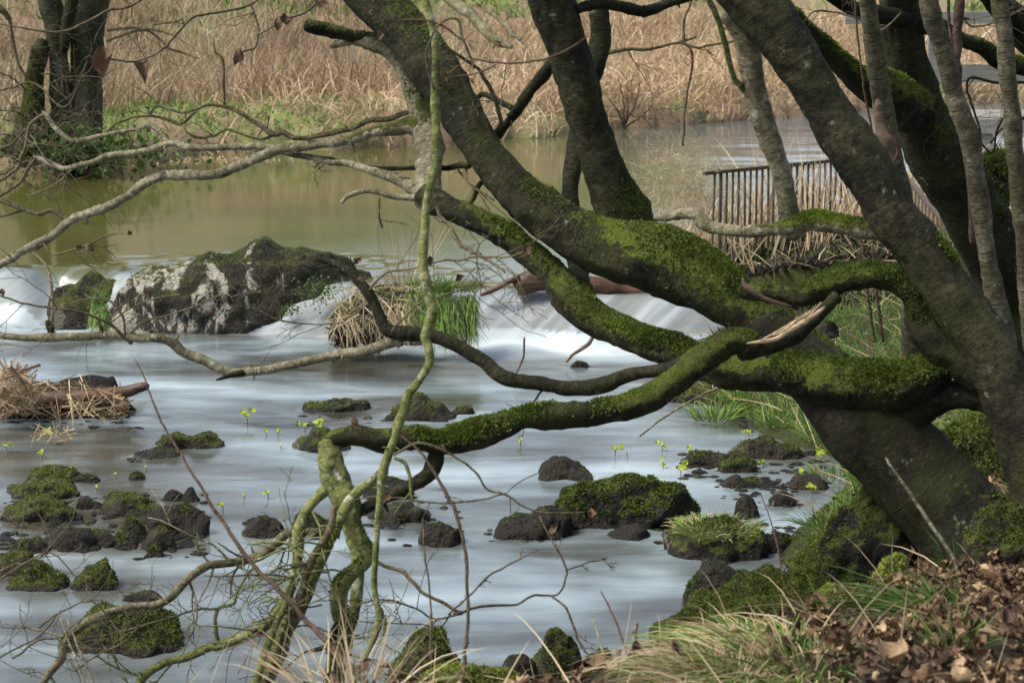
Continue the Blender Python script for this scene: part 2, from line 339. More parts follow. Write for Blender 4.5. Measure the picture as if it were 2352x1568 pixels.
# ---------------------------------------------------------------- tubes
def catmull(P,n):
    P=np.asarray(P,float); m_=len(P)
    Q=np.vstack([2*P[0]-P[1],P,2*P[-1]-P[-2]])
    t=np.linspace(0,m_-1-1e-9,n); i=np.floor(t).astype(int); f=(t-i)[:,None]
    a,b,c,d=Q[i],Q[i+1],Q[i+2],Q[i+3]
    return .5*((2*b)+(-a+c)*f+(2*a-5*b+4*c-d)*f*f+(-a+3*b-3*c+d)*f**3)
def frames(C):
    T=np.gradient(C,axis=0); T/=np.linalg.norm(T,axis=1)[:,None]+1e-12
    N=np.zeros_like(T); ref=np.array([0,-1,.2]) if abs(T[0]@np.array([0,-1,.2]))<.9 else np.array([1,0,0.])
    n=ref-T[0]*(ref@T[0]); n/=np.linalg.norm(n); N[0]=n
    for k in range(1,len(T)):
        n=n-T[k]*(n@T[k]); n/=np.linalg.norm(n)+1e-12; N[k]=n
    return T,N,np.cross(T,N)
def tube(C,R,seg,moss=0.0,rough=.08,seed=0,capend=True,ell=None):
    C=np.asarray(C,float); T,N,B=frames(C); n=len(C)
    th=np.linspace(0,2*np.pi,seg,endpoint=False); L=np.concatenate([[0],np.cumsum(np.linalg.norm(np.diff(C,axis=0),axis=1))])
    dirs=N[:,None,:]*np.cos(th)[None,:,None]+B[:,None,:]*np.sin(th)[None,:,None]
    rr=np.repeat(R[:,None],seg,1)
    bc=np.stack([np.cos(th)[None,:]*R[:,None],np.sin(th)[None,:]*R[:,None],np.repeat(L[:,None],seg,1)],-1)
    if rough>0:
        q=(bc/np.maximum(R.mean(),.004)*np.array([1,1,.7])+seed*3.7).reshape(-1,3)
        rr=rr*(1+rough*.9*fbm(q*.7,seed,2).reshape(n,seg)+rough*.25*vnoise(q*3.1,seed+5).reshape(n,seg))
        if seg>=24:
            qq=bc.reshape(-1,3)*np.array([34,34,13])+seed; rr=rr+(np.abs(vnoise(qq,seed+7))*.0045+fbm(bc.reshape(-1,3)*60+seed,seed+8,2)*.0022).reshape(n,seg)*(1.5 if seg>=50 else 1)
    V=C[:,None,:]+dirs*rr[...,None]
    I=np.arange(n*seg).reshape(n,seg); J=np.roll(I,-1,1)
    F=np.stack([I[:-1],J[:-1],J[1:],I[1:]],-1).reshape(-1,4)
    up=dirs[...,2]
    ms=(moss[:,None] if np.ndim(moss) else moss)*np.clip(.5+.75*up,0,1.25)
    V=V.reshape(-1,3); bc=bc.reshape(-1,3); ms=ms.reshape(-1)+np.zeros(len(V))
    V=np.vstack([V,C[0]-T[0]*R[0]*.3,C[-1]+T[-1]*R[-1]*.6]); bc=np.vstack([bc,bc[:1],bc[-1:]]); ms=np.concatenate([ms,ms[:1],ms[-1:]])
    a=n*seg
    F3=np.concatenate([np.stack([J[0],I[0],np.full(seg,a)],-1),np.stack([I[-1],J[-1],np.full(seg,a+1)],-1)])
    return V,F,F3,bc,ms,dirs.reshape(-1,3)
def fuzz(P,Nn,size,n,seed,mat,parent,name='moss',w=.8,lay=.9):
    r=np.random.default_rng(seed)
    if len(P)==0: return
    d=Nn+r.normal(0,lay,(len(P),3)); d/=np.linalg.norm(d,axis=1)[:,None]
    L=size*(.35+.65*r.random(len(P)))*np.clip(1+.6*vnoise(P*5,seed+3),.45,1.5)
    side=np.cross(d,r.normal(0,1,(len(P),3))); side/=np.linalg.norm(side,axis=1)[:,None]+1e-9
    a=P-side*(L*w*.5)[:,None]-d*(L*.25)[:,None]; b=P+side*(L*w*.5)[:,None]-d*(L*.25)[:,None]; c=P+d*L[:,None]
    V=np.stack([a,b,c],1).reshape(-1,3); F=np.arange(len(V)).reshape(-1,3)
    q=fbm(P*7,seed,3)*.4+.45; rnd=np.clip(q+r.normal(0,.16,len(P)),0,1)
    mb=MB().add(V,F3=F,rnd=np.repeat(rnd,3))
    return mb.build(name,mat,parent)
def scatter(V,F,w,n,r):
    """random points on quads F of V, chosen by area times weight w (per vertex)"""
    A=V[F[:,0]];B=V[F[:,1]];D=V[F[:,-1]]
    nn=np.cross(B-A,D-A); ar=np.linalg.norm(nn,axis=1); pr=ar*np.clip(w[F].mean(1),0,None)
    if pr.sum()<=0: return np.zeros((0,3)),np.zeros((0,3))
    i=r.choice(len(F),n,p=pr/pr.sum()); s=r.random((n,2))
    if F.shape[1]==3:
        fl=s.sum(1)>1; s[fl]=1-s[fl]
    P=A[i]+(B[i]-A[i])*s[:,:1]+(D[i]-A[i])*s[:,1:]
    return P,nn[i]/(ar[i][:,None]+1e-12)
def trace(pts,y0,y1,wob=.0,seed=0,step=None,ys_=None):
    """photo-traced centre line -> world path and radii; pts (u,v,width)"""
    p=np.array(pts,float); n=len(p)
    d=np.concatenate([[0],np.cumsum(np.hypot(*np.diff(p[:,:2],axis=0).T))]); d/=d[-1]
    Yd=y0+(y1-y0)*d if ys_ is None else np.interp(d,np.linspace(0,1,len(ys_)),ys_)
    Wd=at(p[:,0],p[:,1],Yd); R=p[:,2]/2*Yd*1.02/FV
    Lw=np.linalg.norm(np.diff(Wd,axis=0),axis=1).sum()
    st=step or max(R.mean()*(.22 if p[:,2].max()>80 else .4),.008)
    m_=int(np.clip(Lw/st,6,420))
    CR=catmull(np.hstack([Wd,R[:,None]]),m_); C=CR[:,:3]; R=np.maximum(CR[:,3],.0008)
    if wob>0:
        q=np.stack([np.arange(m_)*st/max(.02,R.mean()*5),np.zeros(m_),np.full(m_,seed*1.3)],-1)
        C=C+np.stack([vnoise(q,seed+1),vnoise(q,seed+2),vnoise(q,seed+3)],-1)*wob*R[:,None]
    return C,R
def bez_twig(mb,p,d,L,r0,r,depth=2,grav=-.15):
    n=max(5,int(L/.03)); C=[p]; dd=d/np.linalg.norm(d); k=0
    for i in range(n):
        dd=dd+r.normal(0,.16,3)+np.array([0,0,grav*.08]); dd/=np.linalg.norm(dd); C.append(C[-1]+dd*L/n)
    C=np.array(C); R=np.linspace(r0,max(.0008,r0*.35),len(C))
    R=R*(1+.15*(np.arange(len(C))%3==0))
    V,F,F3,bc,ms,_=tube(C,R,5,.0,0)
    mb.add(V,F4=F,F3=F3,bc=bc,moss=ms)
    ends=[C[-1]]
    if depth>0:
        for j in range(r.integers(1,4)):
            i=r.integers(1,len(C)-1); s=np.cross(C[i]-C[i-1],r.normal(0,1,3)); s/=np.linalg.norm(s)+1e-9
            t_=(C[i]-C[i-1]); t_/=np.linalg.norm(t_)
            ends+=bez_twig(mb,C[i],t_*.8+s*.8,L*(.3+.35*r.random()),R[i]*.7,r,depth-1,grav)
    return ends
def branch(parent,pts,y0,y1,mat='bark2',moss=0.0,name='limb',seg=None,rough=.1,wob=.35,twigs=0,tl=.25,fz=0,fs=.012,seed=None,ys_=None,tr=None,fmat='moss',tgrav=-.2):
    global _seed; _seed+=1; sd_=seed or _seed; r=np.random.default_rng(sd_)
    C,R=trace(pts,y0,y1,wob,sd_,ys_=ys_)
    wpx=max(p[2] for p in pts)
    seg=seg or (60 if wpx>80 else 24 if wpx>40 else 14 if wpx>18 else 8 if wpx>8 else 6)
    n=len(C)
    if np.ndim(moss): mo=np.interp(np.linspace(0,1,n),np.linspace(0,1,len(moss)),moss)
    else: mo=np.full(n,float(moss))
    # stems that leave the top of the frame carry on growing above it
    def grow(C,R,mo):
        k=max(2,int(len(C)*.06)); t_=C[-1]-C[-1-k]; t_/=np.linalg.norm(t_)+1e-9; m_=60 if wpx>30 else 30; Lx=(2.2 if wpx>60 else 1.4 if wpx>30 else .5)*(3 if y0>15 else 1)
        X=[C[-1]]; dd=t_.copy(); w1=r.normal(0,.02,3)
        for j in range(m_):
            dd=dd+w1*.5+np.array([0,0,.012]); dd/=np.linalg.norm(dd); X.append(X[-1]+dd*Lx/m_)
        return np.vstack([C,X[1:]]),np.concatenate([R,R[-1]*np.linspace(1,.45,m_)]),np.concatenate([mo,np.full(m_,mo[-1])])
    if wpx>9:
        if pts[-1][1]<-30: C,R,mo=grow(C,R,mo)
        if pts[0][1]<-30:
            C,R,mo=grow(C[::-1],R[::-1],mo[::-1]); C,R,mo=C[::-1].copy(),R[::-1].copy(),mo[::-1].copy()
    n=len(C)
    # knots
    if wpx>10:
        R=R*(1+.1*vnoise(np.stack([np.arange(n)/7.0,np.zeros(n),np.full(n,sd_)],-1),sd_)*(1 if wpx<80 else .4))
    V,F,F3,bc,ms,dr=tube(C,R,seg,mo,rough,sd_)
    if wpx>24:
        for k in range(int(3+n/60)):
            i=r.integers(n); a=dr.reshape(n,seg,3)[i,r.integers(seg)]; Rk=R[i]; c0=C[i]+a*Rk; s_=Rk*r.uniform(.25,.6)
            g_=np.exp(-((V-c0)**2).sum(1)/s_**2); V=V+a*(g_*Rk*r.uniform(.08,.28))[:,None]
    mb=MB().add(V,F4=F,F3=F3,bc=bc,moss=ms)
    # small stubs / buds along thin branches
    if 9<wpx<40:
        for k in range(int(n/14)):
            i=r.integers(3,n-3); a=dr.reshape(n,seg,3)[i,r.integers(seg)]
            L=R[i]*r.uniform(1.2,2.4); cc=C[i]+a[None,:]*np.linspace(.3*R[i],L+.2*R[i],4)[:,None]
            v_,f_,g_,b_,m__,_=tube(cc,np.linspace(R[i]*.4,R[i]*.16,4),6,0,0); mb.add(v_,F4=f_,F3=g_,bc=b_,moss=m__)
    for k in range(twigs):
        i=int(n*(.1+.88*r.random())); i=min(i,n-2); a=dr.reshape(n,seg,3)[i,r.integers(seg)].copy(); a[1]*=.5
        t_=C[i+1]-C[i]; t_/=np.linalg.norm(t_)
        bez_twig(mb,C[i],a*.9+t_*.5,tl*(.4+r.random()),max(.0012,min(R[i]*.35,.0035)) if tr is None else tr,r,2,tgrav)
    o=mb.build(name,M[mat],parent)
    if fz:
        P,Nn=scatter(V,F,np.clip(ms+.8*fbm(V*6,sd_,3)-.5,0,1)**1.4*(ms>.22),int(fz*1.9),r)
        if len(P): fuzz(P,Nn,fs*.7,0,sd_,M[fmat],o)
    o['_c']=0; del o['_c']
    return o,C,R
_seed=100
def leafshape(r,size,nl=6):
    """one curled, toothed withered leaf as a small grid"""
    s=np.linspace(0,1,nl); pr=np.interp(s,[0,.12,.35,.6,.85,1],[.05,.42,.95,1,.5,.03])*.36*size
    wl=pr*(1+.3*r.normal(0,1,nl)); wr=pr*(1+.3*r.normal(0,1,nl)); cl=r.uniform(.2,1.5); cv=r.uniform(-1.3,1.8); fo=r.uniform(-.3,.7); tw=r.normal(0,.7)
    t=np.array([-1,-.5,0,.5,1.]); T,S_=np.meshgrid(t,s); W_=np.where(T<0,wl[:,None],wr[:,None])
    x=W_*np.sin(T*cl)/cl; z=W_*(1-np.cos(T*cl))/cl+np.abs(T)*fo*W_+r.normal(0,.06*size,T.shape)*(.4+np.abs(T))
    y=size*(S_-.5)+np.abs(T)*size*r.uniform(-.12,.06)+r.normal(0,.03*size,T.shape)*np.abs(T)
    z=z+cv*size*(S_-.5)**2; a=tw*(S_-.5); x,z=x*np.cos(a)-z*np.sin(a),x*np.sin(a)+z*np.cos(a)
    P=np.stack([x,y,z],-1).reshape(-1,3); I=np.arange(nl*5).reshape(nl,5)
    F=np.stack([I[:-1,:-1],I[:-1,1:],I[1:,1:],I[1:,:-1]],-1).reshape(-1,4)
    return P,F
def rotm(r,tilt=1.0):
    a=r.uniform(0,2*np.pi); b=r.normal(0,.5)*tilt; c=r.normal(0,.5)*tilt
    ca,sa,cb,sb,cc,sc=np.cos(a),np.sin(a),np.cos(b),np.sin(b),np.cos(c),np.sin(c)
    return np.array([[ca,-sa,0],[sa,ca,0],[0,0,1]])@np.array([[1,0,0],[0,cb,-sb],[0,sb,cb]])@np.array([[cc,0,sc],[0,1,0],[-sc,0,cc]])
def leaf(parent,u,v,wpx,Y,tone=.35,mat='dleaf',seed=0,label=None):
    r=np.random.default_rng(int(u*7+v)+seed); sz=wpx*Y/FV
    P,F=leafshape(r,sz*1.15); P=P@rotm(r,.4).T@np.array([[1,0,0],[0,.35,.94],[0,-.94,.35]]); P=P+at(u,v,Y)
    p0=at(u,v,Y)+np.array([0,0,sz*.35])
    mb=MB().add(P,F4=F,rnd=np.full(30,tone)+r.normal(0,.04,30))
    o=mb.build('leaf',M[mat],parent)
    if label: o['label']=label
    return o
def blades(base,tip,width,bend,rnd,segs=3,mb=None,r=rng,droop=0.0):
    n=len(base); up=np.linspace(0,1,segs+1)
    d=tip; L=np.linalg.norm(d,axis=1)
    side=np.cross(d,np.array([0,-1,0.])+r.normal(0,.6,(n,3))); side/=np.linalg.norm(side,axis=1)[:,None]+1e-9
    V=[]
    for k in range(segs):
        t=up[k]; c=base+d*t+bend*(t*t); c=c-np.stack([0*L,0*L,droop*L*t*t],-1); w_=(width*(1-t*.75))[:,None]*.5
        V+= [c-side*w_,c+side*w_]
    c=base+d+bend; c=c-np.stack([0*L,0*L,droop*L],-1); V.append(c)
    V=np.stack(V,1); m_=V.shape[1]; o=np.arange(n)[:,None]*m_
    F4=np.concatenate([o+np.array([2*k,2*k+1,2*k+3,2*k+2]) for k in range(segs-1)]) if segs>1 else None
    F3=o+np.array([2*segs-2,2*segs-1,2*segs])
    mb=mb or MB(); mb.add(V.reshape(-1,3),F4=F4,F3=F3,rnd=np.repeat(rnd,m_)); return mb
# ---------------------------------------------------------------- rocks
import bmesh
def ico(sub):
    bm=bmesh.new(); bmesh.ops.create_icosphere(bm,subdivisions=sub,radius=1.0)
    V=np.array([v.co[:] for v in bm.verts]); F=np.array([[l.index for l in f.verts] for f in bm.faces]); bm.free(); return V,F
ICO={4:ico(4),5:ico(5),6:ico(6)}
ROCKS=[]
def rock(u0,u1,vt,vb,label,moss=.5,style='round',sub=5,mat='rock',fz=1500,fs=.011,z0=0.0,dep=.75,seed=None,name='rock',cat='rock',prof=None,water=True,fmat='moss',sink=.35,group=None,Y=None):
    sd_=seed or int(u0*3+vb); r=np.random.default_rng(sd_)
    uc=(u0+u1)/2
    if Y is None: b=onz(uc,vb,z0)
    else: b=at(uc,vb,Y); z0=b[2]
    wd=(u1-u0)*b[1]*(1.1 if (u1-u0)<300 and water else 1.02)/FV; dp=wd*dep*(1 if wd<.6 else .8); h=(.88 if water and (u1-u0)<300 else 1)*max((vb-vt)*b[1]/FV*1.0-dp*.10,.25*(vb-vt)*b[1]/FV)
    V,F=ICO[sub]; V=V.copy(); D=V.copy()
    pf=prof if prof is not None else {'round':[.35,.72,.9,.98,1,.97,.88,.7,.35],'flat':[.35,.7,.92,1,.95,1,.9,.72,.4],'block':[.75,.9,1,.98,1,.97,.95,.9,.8],'point':[.2,.38,.58,.85,1,.9,.62,.42,.25]}[style]
    pf=np.array(pf)*(1+(.07*r.normal(0,1,len(pf)) if prof is None else 0))
    rad=np.sqrt(np.clip(1-V[:,0]**2,1e-4,1))
    ez={'round':.75,'block':.5,'point':.95,'flat':.7}[style]
    g=np.sign(V[:,2])*np.abs(V[:,2]/rad)**ez; gy=V[:,1]/rad
    xx=np.sign(V[:,0])*np.abs(V[:,0])**.9
    yy=gy*np.clip(1-np.abs(xx)**3.2,.02,1)**.5
    top=np.interp(xx,np.linspace(-1,1,len(pf)),pf)
    V=np.stack([xx,np.sign(yy)*np.abs(yy)**.85,np.where(g>0,g*top,g*.4)],-1)
    for k in range(12):
        n=r.normal(0,1,3); n[2]=abs(n[2])*.9; n[0]*=.7; n/=np.linalg.norm(n); c=r.uniform(.8,1.0)*(V@n).max()
        dd=V@n-c*(.93 if style!='round' else .97); V=V-np.clip(dd,0,None)[:,None]*n*.8
    lo,hi=V.min(0),V.max(0); V[:,:2]=(V[:,:2]-(lo+hi)[:2]/2)/((hi-lo)[:2]/2); V[:,2]/=hi[2]
    V=V*np.array([wd/2*1.03,dp/2,1]); V[:,2]=np.where(V[:,2]>0,V[:,2]*h*(1+sink)-h*sink*.0,V[:,2]*h); V[:,2]-=h*sink
    V[:,0]+=(V[:,2]/max(h,.01))*r.normal(0,.02)*wd
    q=V/max(wd,.12)
    nrm=D/np.linalg.norm(D,axis=1)[:,None]
    V=V+nrm*(fbm(q*(3.2 if cat!='boulder' else 7),sd_,4)*(.05 if cat!='boulder' else .045)*min(wd,.7)+fbm(V*13,sd_+4,4)*.02*min(1,wd/.3)+np.abs(vnoise(V*30,sd_+8))*.008)[:,None]
    org=np.array([b[0],b[1]+dp/2,z0]); W=V+org
    A=W[F[:,0]];nn=np.cross(W[F[:,1]]-A,W[F[:,2]]-A); vn=np.zeros_like(W)
    for k in range(3): np.add.at(vn,F[:,k],nn)
    vn/=np.linalg.norm(vn,axis=1)[:,None]+1e-12
    hz=V[:,2]/max(h,.01)
    ms=moss*np.clip(.25+.85*vn[:,2],0,1.1)*sstep(.02,.35,hz) if water else moss*np.clip(.35+.75*vn[:,2],0,1.1)
    ms=ms+moss*.12*fbm(W*6,sd_+9,2)
    wet=1-sstep(.0,.4,hz) if water else np.zeros(len(V))
    o=MB().add(W,F3=F,moss=ms,wet=wet,lich=np.clip(-q[:,0]*1.6+.1,-.6,1.2)).build(name,M[mat],None,org)
    tag(o,label,cat,group or ('stones standing in the stream' if water and cat=='rock' else 'mossy stones on the near bank' if cat=='rock' else None))
    if fz:
        P,Nn=scatter(W,F,np.clip(ms*1.3+.35*fbm(W*9,sd_,2)-.34,0,1)*(W[:,2]>z0+.01),fz,r)
        if len(P): fuzz(P,Nn,fs,0,sd_,M[fmat],o)
    if water: ROCKS.append((org[0],org[1]-dp*.05,wd/2,h))
    return o,org,wd,dp,h
R_=rock
# big lichen-streaked boulder at the weir
bo=R_(198,870,536,775,'large dark boulder with white lichen streaks and a pale knob on top, beside the weir',.5,'block',6,'boulder',9000,.011,dep=.5,seed=12,name='boulder',cat='boulder',sink=.5,
   prof=[.5,.72,.8,.82,.83,.84,.86,.9,.95,.95,.98,1.08,1.08,1.0,.97,.94,.93,.92,.88,.82,.68])
R_(112,290,612,745,'brown-green mossy stone lump with water sliding over it left of the boulder',.7,'block',5,'rock',1500,.008,z0=.0,dep=.8)
R_(345,500,992,1036,'long low mossy rock crossed by a thin cane, left of centre in the lower pool',.75,'flat',4,fz=900)
R_(300,398,1030,1056,'pale flat stone just left below the long low mossy rock',.3,'flat',4,fz=200)
R_(697,840,912,950,'low dark rock behind a thin bare twig, left of the pointed stone',.45,'flat',4,'rockb',600)
R_(890,1035,906,970,'pointed dark stone behind the pale hanging branch',.5,'point',5,'rockb',900)
R_(1036,1088,930,955,'small round dark stone just right of the pointed stone behind the branch',.4,'round',4,'rockb',250)
R_(672,800,976,1040,'mossy rock half hidden behind the elbow of the broken mossy limb',.6,'flat',4,fz=700)
R_(57,172,1065,1110,'dark mossy rock at the back of the left rock group',.75,'round',5,fz=900)
R_(150,220,1083,1112,'low wet stone touching the right side of the rearmost rock of the left group',.25,'flat',4,'rockb',200)
R_(0,168,1108,1146,'wide flat-topped dark rock at the left edge behind the rounded olive rock',.6,'flat',5,fz=700)
R_(-5,156,1128,1202,'rounded olive-green rock at the left edge of the photo',.75,'round',5,fz=1400,fs=.007)
R_(208,352,1122,1188,'ridge-shaped dark mossy rock in the middle of the left group',.65,'point',5,fz=1100)
R_(160,235,1140,1172,'knobbly low stone between the olive rock and the ridge-shaped rock',.15,'flat',4,'rockb',100)
R_(330,467,1155,1238,'square black block rock at the right end of the left group',.2,'block',5,'rockb',300)
R_(374,420,1124,1150,'small flat black stone behind the square block rock',.1,'flat',4,'rockb',0)
R_(415,456,1118,1152,'small peaked black stone behind the square block rock',.15,'point',4,'rockb',60)
R_(255,345,1172,1262,'tall rounded brown rock in front of the square block rock',.55,'point',5,fz=700)
R_(310,396,1200,1268,'greyish sloping rock leaning against the tall rounded brown rock',.35,'flat',4,fz=300)
R_(330,372,1248,1281,'small mossy stone at the waterline below the tall rounded rock',.6,'round',4,fz=250)
R_(85,262,1205,1270,'long rough black rock in front of the olive rock',.15,'flat',5,'rockb',200)
R_(25,105,1230,1275,'small brown mossy stone left of the long rough black rock',.5,'round',4,fz=300)
R_(-20,74,1255,1325,'brown mossy rock cut by the left edge, above the green-topped rock',.6,'round',5,fz=500)
R_(5,141,1295,1358,'green-topped rock with a leafy crown near the left edge',.85,'round',5,fz=1500,fs=.014)
R_(156,256,1283,1357,'cone-shaped rock with bright moss, right of the green-topped rock',.8,'point',5,fz=1100,fs=.013)
R_(295,330,1080,1103,'tiny mossy stone alone behind the left rock group',.7,'round',4,fz=120)
R_(275,370,1357,1388,'low dark stone under the pale branch, above the large mossy rock',.35,'flat',4,'rockb',200)
R_(125,395,1392,1508,'large low mossy rock crossed by a pale branch at lower left',.85,'flat',5,fz=3000,fs=.015,prof=[.3,.5,.8,1,.95,.85,.75,.6,.45,.3])
R_(560,650,1182,1236,'rough wet stone left of the hanging mossy shoots',.25,'round',4,'rockb',200)
R_(668,755,1172,1215,'rough dark stone partly behind the hanging mossy shoots',.3,'flat',4,'rockb',200)
R_(850,992,1155,1202,'rough dark flat stone right of the pale hanging branch',.2,'flat',5,'rockb',300)
R_(838,942,1083,1152,'brown stone seen behind the hooked stub of the mossy limb',.3,'round',4,'rockb',200)
R_(958,1062,1203,1258,'rough rounded stone in the current behind a dark upright cane',.2,'round',5,'rockb',300)
R_(860,940,1205,1218,'thin sliver of black stone barely above the water in midstream',.0,'flat',4,'rockb',0)
R_(1236,1362,1042,1104,'smooth grey-black stone alone in midstream behind the largest mossy rock',.25,'block',5,'rock',250,.008)
R_(1265,1615,1095,1222,'largest bright green mossy rock in midstream',1.1,'flat',6,fz=9000,fs=.013,prof=[.7,.9,.88,.86,.95,1,1,.97,.9,.82,.7])
R_(1132,1300,1160,1242,'dark ramp-shaped rock joined to the left of the largest mossy rock',.25,'flat',5,'rockb',400,prof=[.3,.5,.7,.85,1,1])
R_(1395,1495,1203,1242,'rough wet stone at the foot of the largest mossy rock',.15,'flat',4,'rockb',150)
gr=R_(1540,1765,1195,1292,'dark rock with a cap of green grass tufts, right of the largest mossy rock',.75,'block',5,'rockb',1500)
R_(1684,1750,1130,1192,'pointed grey stone behind the grass-capped rock',.05,'point',5,'rock',0)
R_(1655,1720,1090,1122,'black lumpy stone behind the pointed grey stone',.1,'round',4,'rockb',60)
R_(1705,1782,1094,1122,'flat brownish stone right of the black lumpy stone',.4,'flat',4,'rockb',150)
R_(1771,1832,1124,1162,'round black tufted stone near the right bank',.15,'round',4,'rockb',150)
R_(1812,1905,1090,1126,'flat black wet stone touching the right bank',.1,'flat',4,'rockb',60)
R_(1695,1832,998,1058,'dark sloping rock at the foot of the right bank',.45,'flat',5,fz=700,)
R_(1570,1680,1038,1076,'low brown rock standing off the right bank',.35,'flat',5,'rockb',400)
R_(1655,1745,1040,1086,'mossy rock between the low brown rock and the sloping rock',.7,'round',4,fz=500)
R_(1735,1832,1215,1272,'gravelly dark stone right of the grass-capped rock',.2,'flat',4,'rockb',200)
R_(1545,1665,866,932,'brown mossy rock under the broken limb at the water edge',.7,'round',5,fz=900)
R_(1310,1350,826,844,'small half-sunk stone in the foam below the cascade',.3,'flat',4,'rockb',60)
R_(1195,1385,1440,1575,'dark domed mossy rock at the bottom centre',.6,'point',6,fz=2600,fs=.009,Y=5.9,water=False,sink=.6)
R_(885,1070,1450,1560,'mossy rock behind dry grass at the bottom, left of the domed rock',.75,'round',5,fz=1600,Y=5.7,water=False)
R_(1330,1430,1480,1575,'low mossy rock leaning on the domed rock at the bottom',.6,'flat',5,fz=700,Y=5.95,water=False)
R_(1150,1250,1505,1580,'wet black stone left of the foot of the domed rock',.1,'flat',4,'rockb',0,Y=5.6,water=False)
R_(1495,2010,1300,1530,'broad bright mossy boulder on the near right bank',1.2,'round',6,fz=16000,fs=.008,Y=5.25,water=False,dep=.6,seed=77,prof=[.3,.6,.8,.9,.95,.93,1,1,1.02,1,.9])
R_(1575,1745,1298,1400,'bare grey stone crest behind the broad bright mossy boulder',.25,'flat',5,fz=300,Y=5.6,water=False)
R_(1792,2190,1092,1400,'high dark mossy hump below the trunk of the leaning tree',1.05,'round',6,fz=16000,fs=.008,Y=5.45,water=False,dep=.55,seed=31,prof=[.25,.5,.72,.88,.95,1,1,.98,.9,.8])
R_(1850,2010,1345,1480,'small yellow-green moss mound among dead leaves on the near bank',1.2,'round',5,fz=5000,fs=.009,Y=4.75,water=False,fmat='mossy',seed=5)
R_(1990,2120,1268,1400,'pale moss hummock between the dark hump and the leaf litter',1.1,'flat',5,fz=3000,fs=.009,Y=4.95,water=False,fmat='mossy',seed=6)
R_(2150,2400,925,1120,'bright mossy boulder seen behind the foot of the leaning trunk at right',1.0,'round',5,fz=6000,fs=.016,Y=6.9,water=False,seed=8)
R_(2240,2420,1150,1260,'grey-green stone on the slope at the right edge',.95,'flat',5,fz=2600,fs=.01,Y=5.15,water=False,seed=9)
R_(1878,1930,738,762,'grey stone half hidden in green grass beyond the fork',.3,'flat',4,fz=200,Y=9.8,water=False)
R_(925,1230,1525,1640,'low yellow-green moss cushion along the bottom edge',1.2,'flat',5,fz=5000,fs=.009,Y=4.3,water=False,fmat='mossy',seed=15)

# ---------------------------------------------------------------- trees
G0=gh([2.0],[5.45])[0]
def base_at(u,v,Y): p=at(u,v,Y); return p
T=empty('alder_tree',base_at(2240,1235,5.4),'dark leaning mossy alder with several crooked limbs reaching left over the stream','tree')
B=branch
MS=[.2,.3,.5,.7,.9]
B(T,[(2300,1330,330),(2235,1235,250),(2150,1140,215),(2070,1040,215),(1990,950,205),(1900,870,150),(1815,795,112),(1760,750,105)],5.35,5.72,'bark',[.55,.45,.3,.15,.1,.2,.3],'trunk',fz=2500,rough=.16,wob=.2)
B(T,[(1900,870,140),(1820,800,118),(1750,745,118),(1680,695,124),(1600,640,142),(1520,600,150),(1450,580,148),(1370,555,128),(1290,515,112),(1225,460,98),(1162,400,88),(1118,350,90),(1076,290,94),(1030,210,100),(990,150,103),(930,70,108),(860,-10,116),(790,-90,120)],5.72,6.5,'bark2',[.5,.7,1,1.0,.8,.4,.3,.45,.35,.3,.55,.35],'limb',fz=9000,rough=.12,wob=.15)
B(T,[(1480,590,150),(1445,540,132),(1424,480,112),(1398,410,94),(1374,333,86),(1350,260,88),(1335,200,90),(1312,130,92),(1299,90,93),(1267,-5,96),(1245,-70,98)],6.1,6.0,'bark2',[1.1,.8,.4,.25,.2,.15,.15],'limb',fz=3000,rough=.1,wob=.12)
B(T,[(1830,850,110),(1760,850,100),(1680,835,92),(1600,812,85),(1520,785,72),(1450,765,66),(1370,742,72),(1315,700,76),(1270,640,64),(1210,588,58),(1150,540,55),(1080,505,52),(1010,470,56),(975,440,60)],5.66,6.3,'bark2',[.6,.9,1.0,.9,.6,.9,1.1,1.0,.9,.95,1.2,.5,.3,.25],'limb',fz=9000,rough=.16,wob=.4)
B(T,[(990,470,60),(985,420,56),(983,370,55),(975,310,62),(962,260,52),(945,205,42),(925,165,42),(895,125,40),(855,104,28),(810,96,20),(762,105,12)],6.3,6.62,'pale',[.3,.1,.1,.8,.6,.2,.2,.2,.2],'limb',fz=900,wob=.4)
B(T,[(703,66,20),(720,67,28),(760,76,30),(805,82,27),(860,92,30),(925,115,40)],6.55,6.6,'bark',[.6,.7,.6,.6],'dead_stub',rough=.35,fz=400,wob=.5)
B(T,[(1340,700,60),(1335,670,52),(1326,620,44),(1318,560,42),(1312,480,40),(1314,400,40),(1325,300,42),(1355,200,46),(1372,100,48),(1368,0,50),(1362,-60,50)],5.97,6.7,'bark2',[1,.6,.2,.1,.1,.1,.1,.2],'limb',fz=300,wob=.25,ys_=[5.98,6.42,6.55,6.6,6.65,6.7,6.7,6.7])
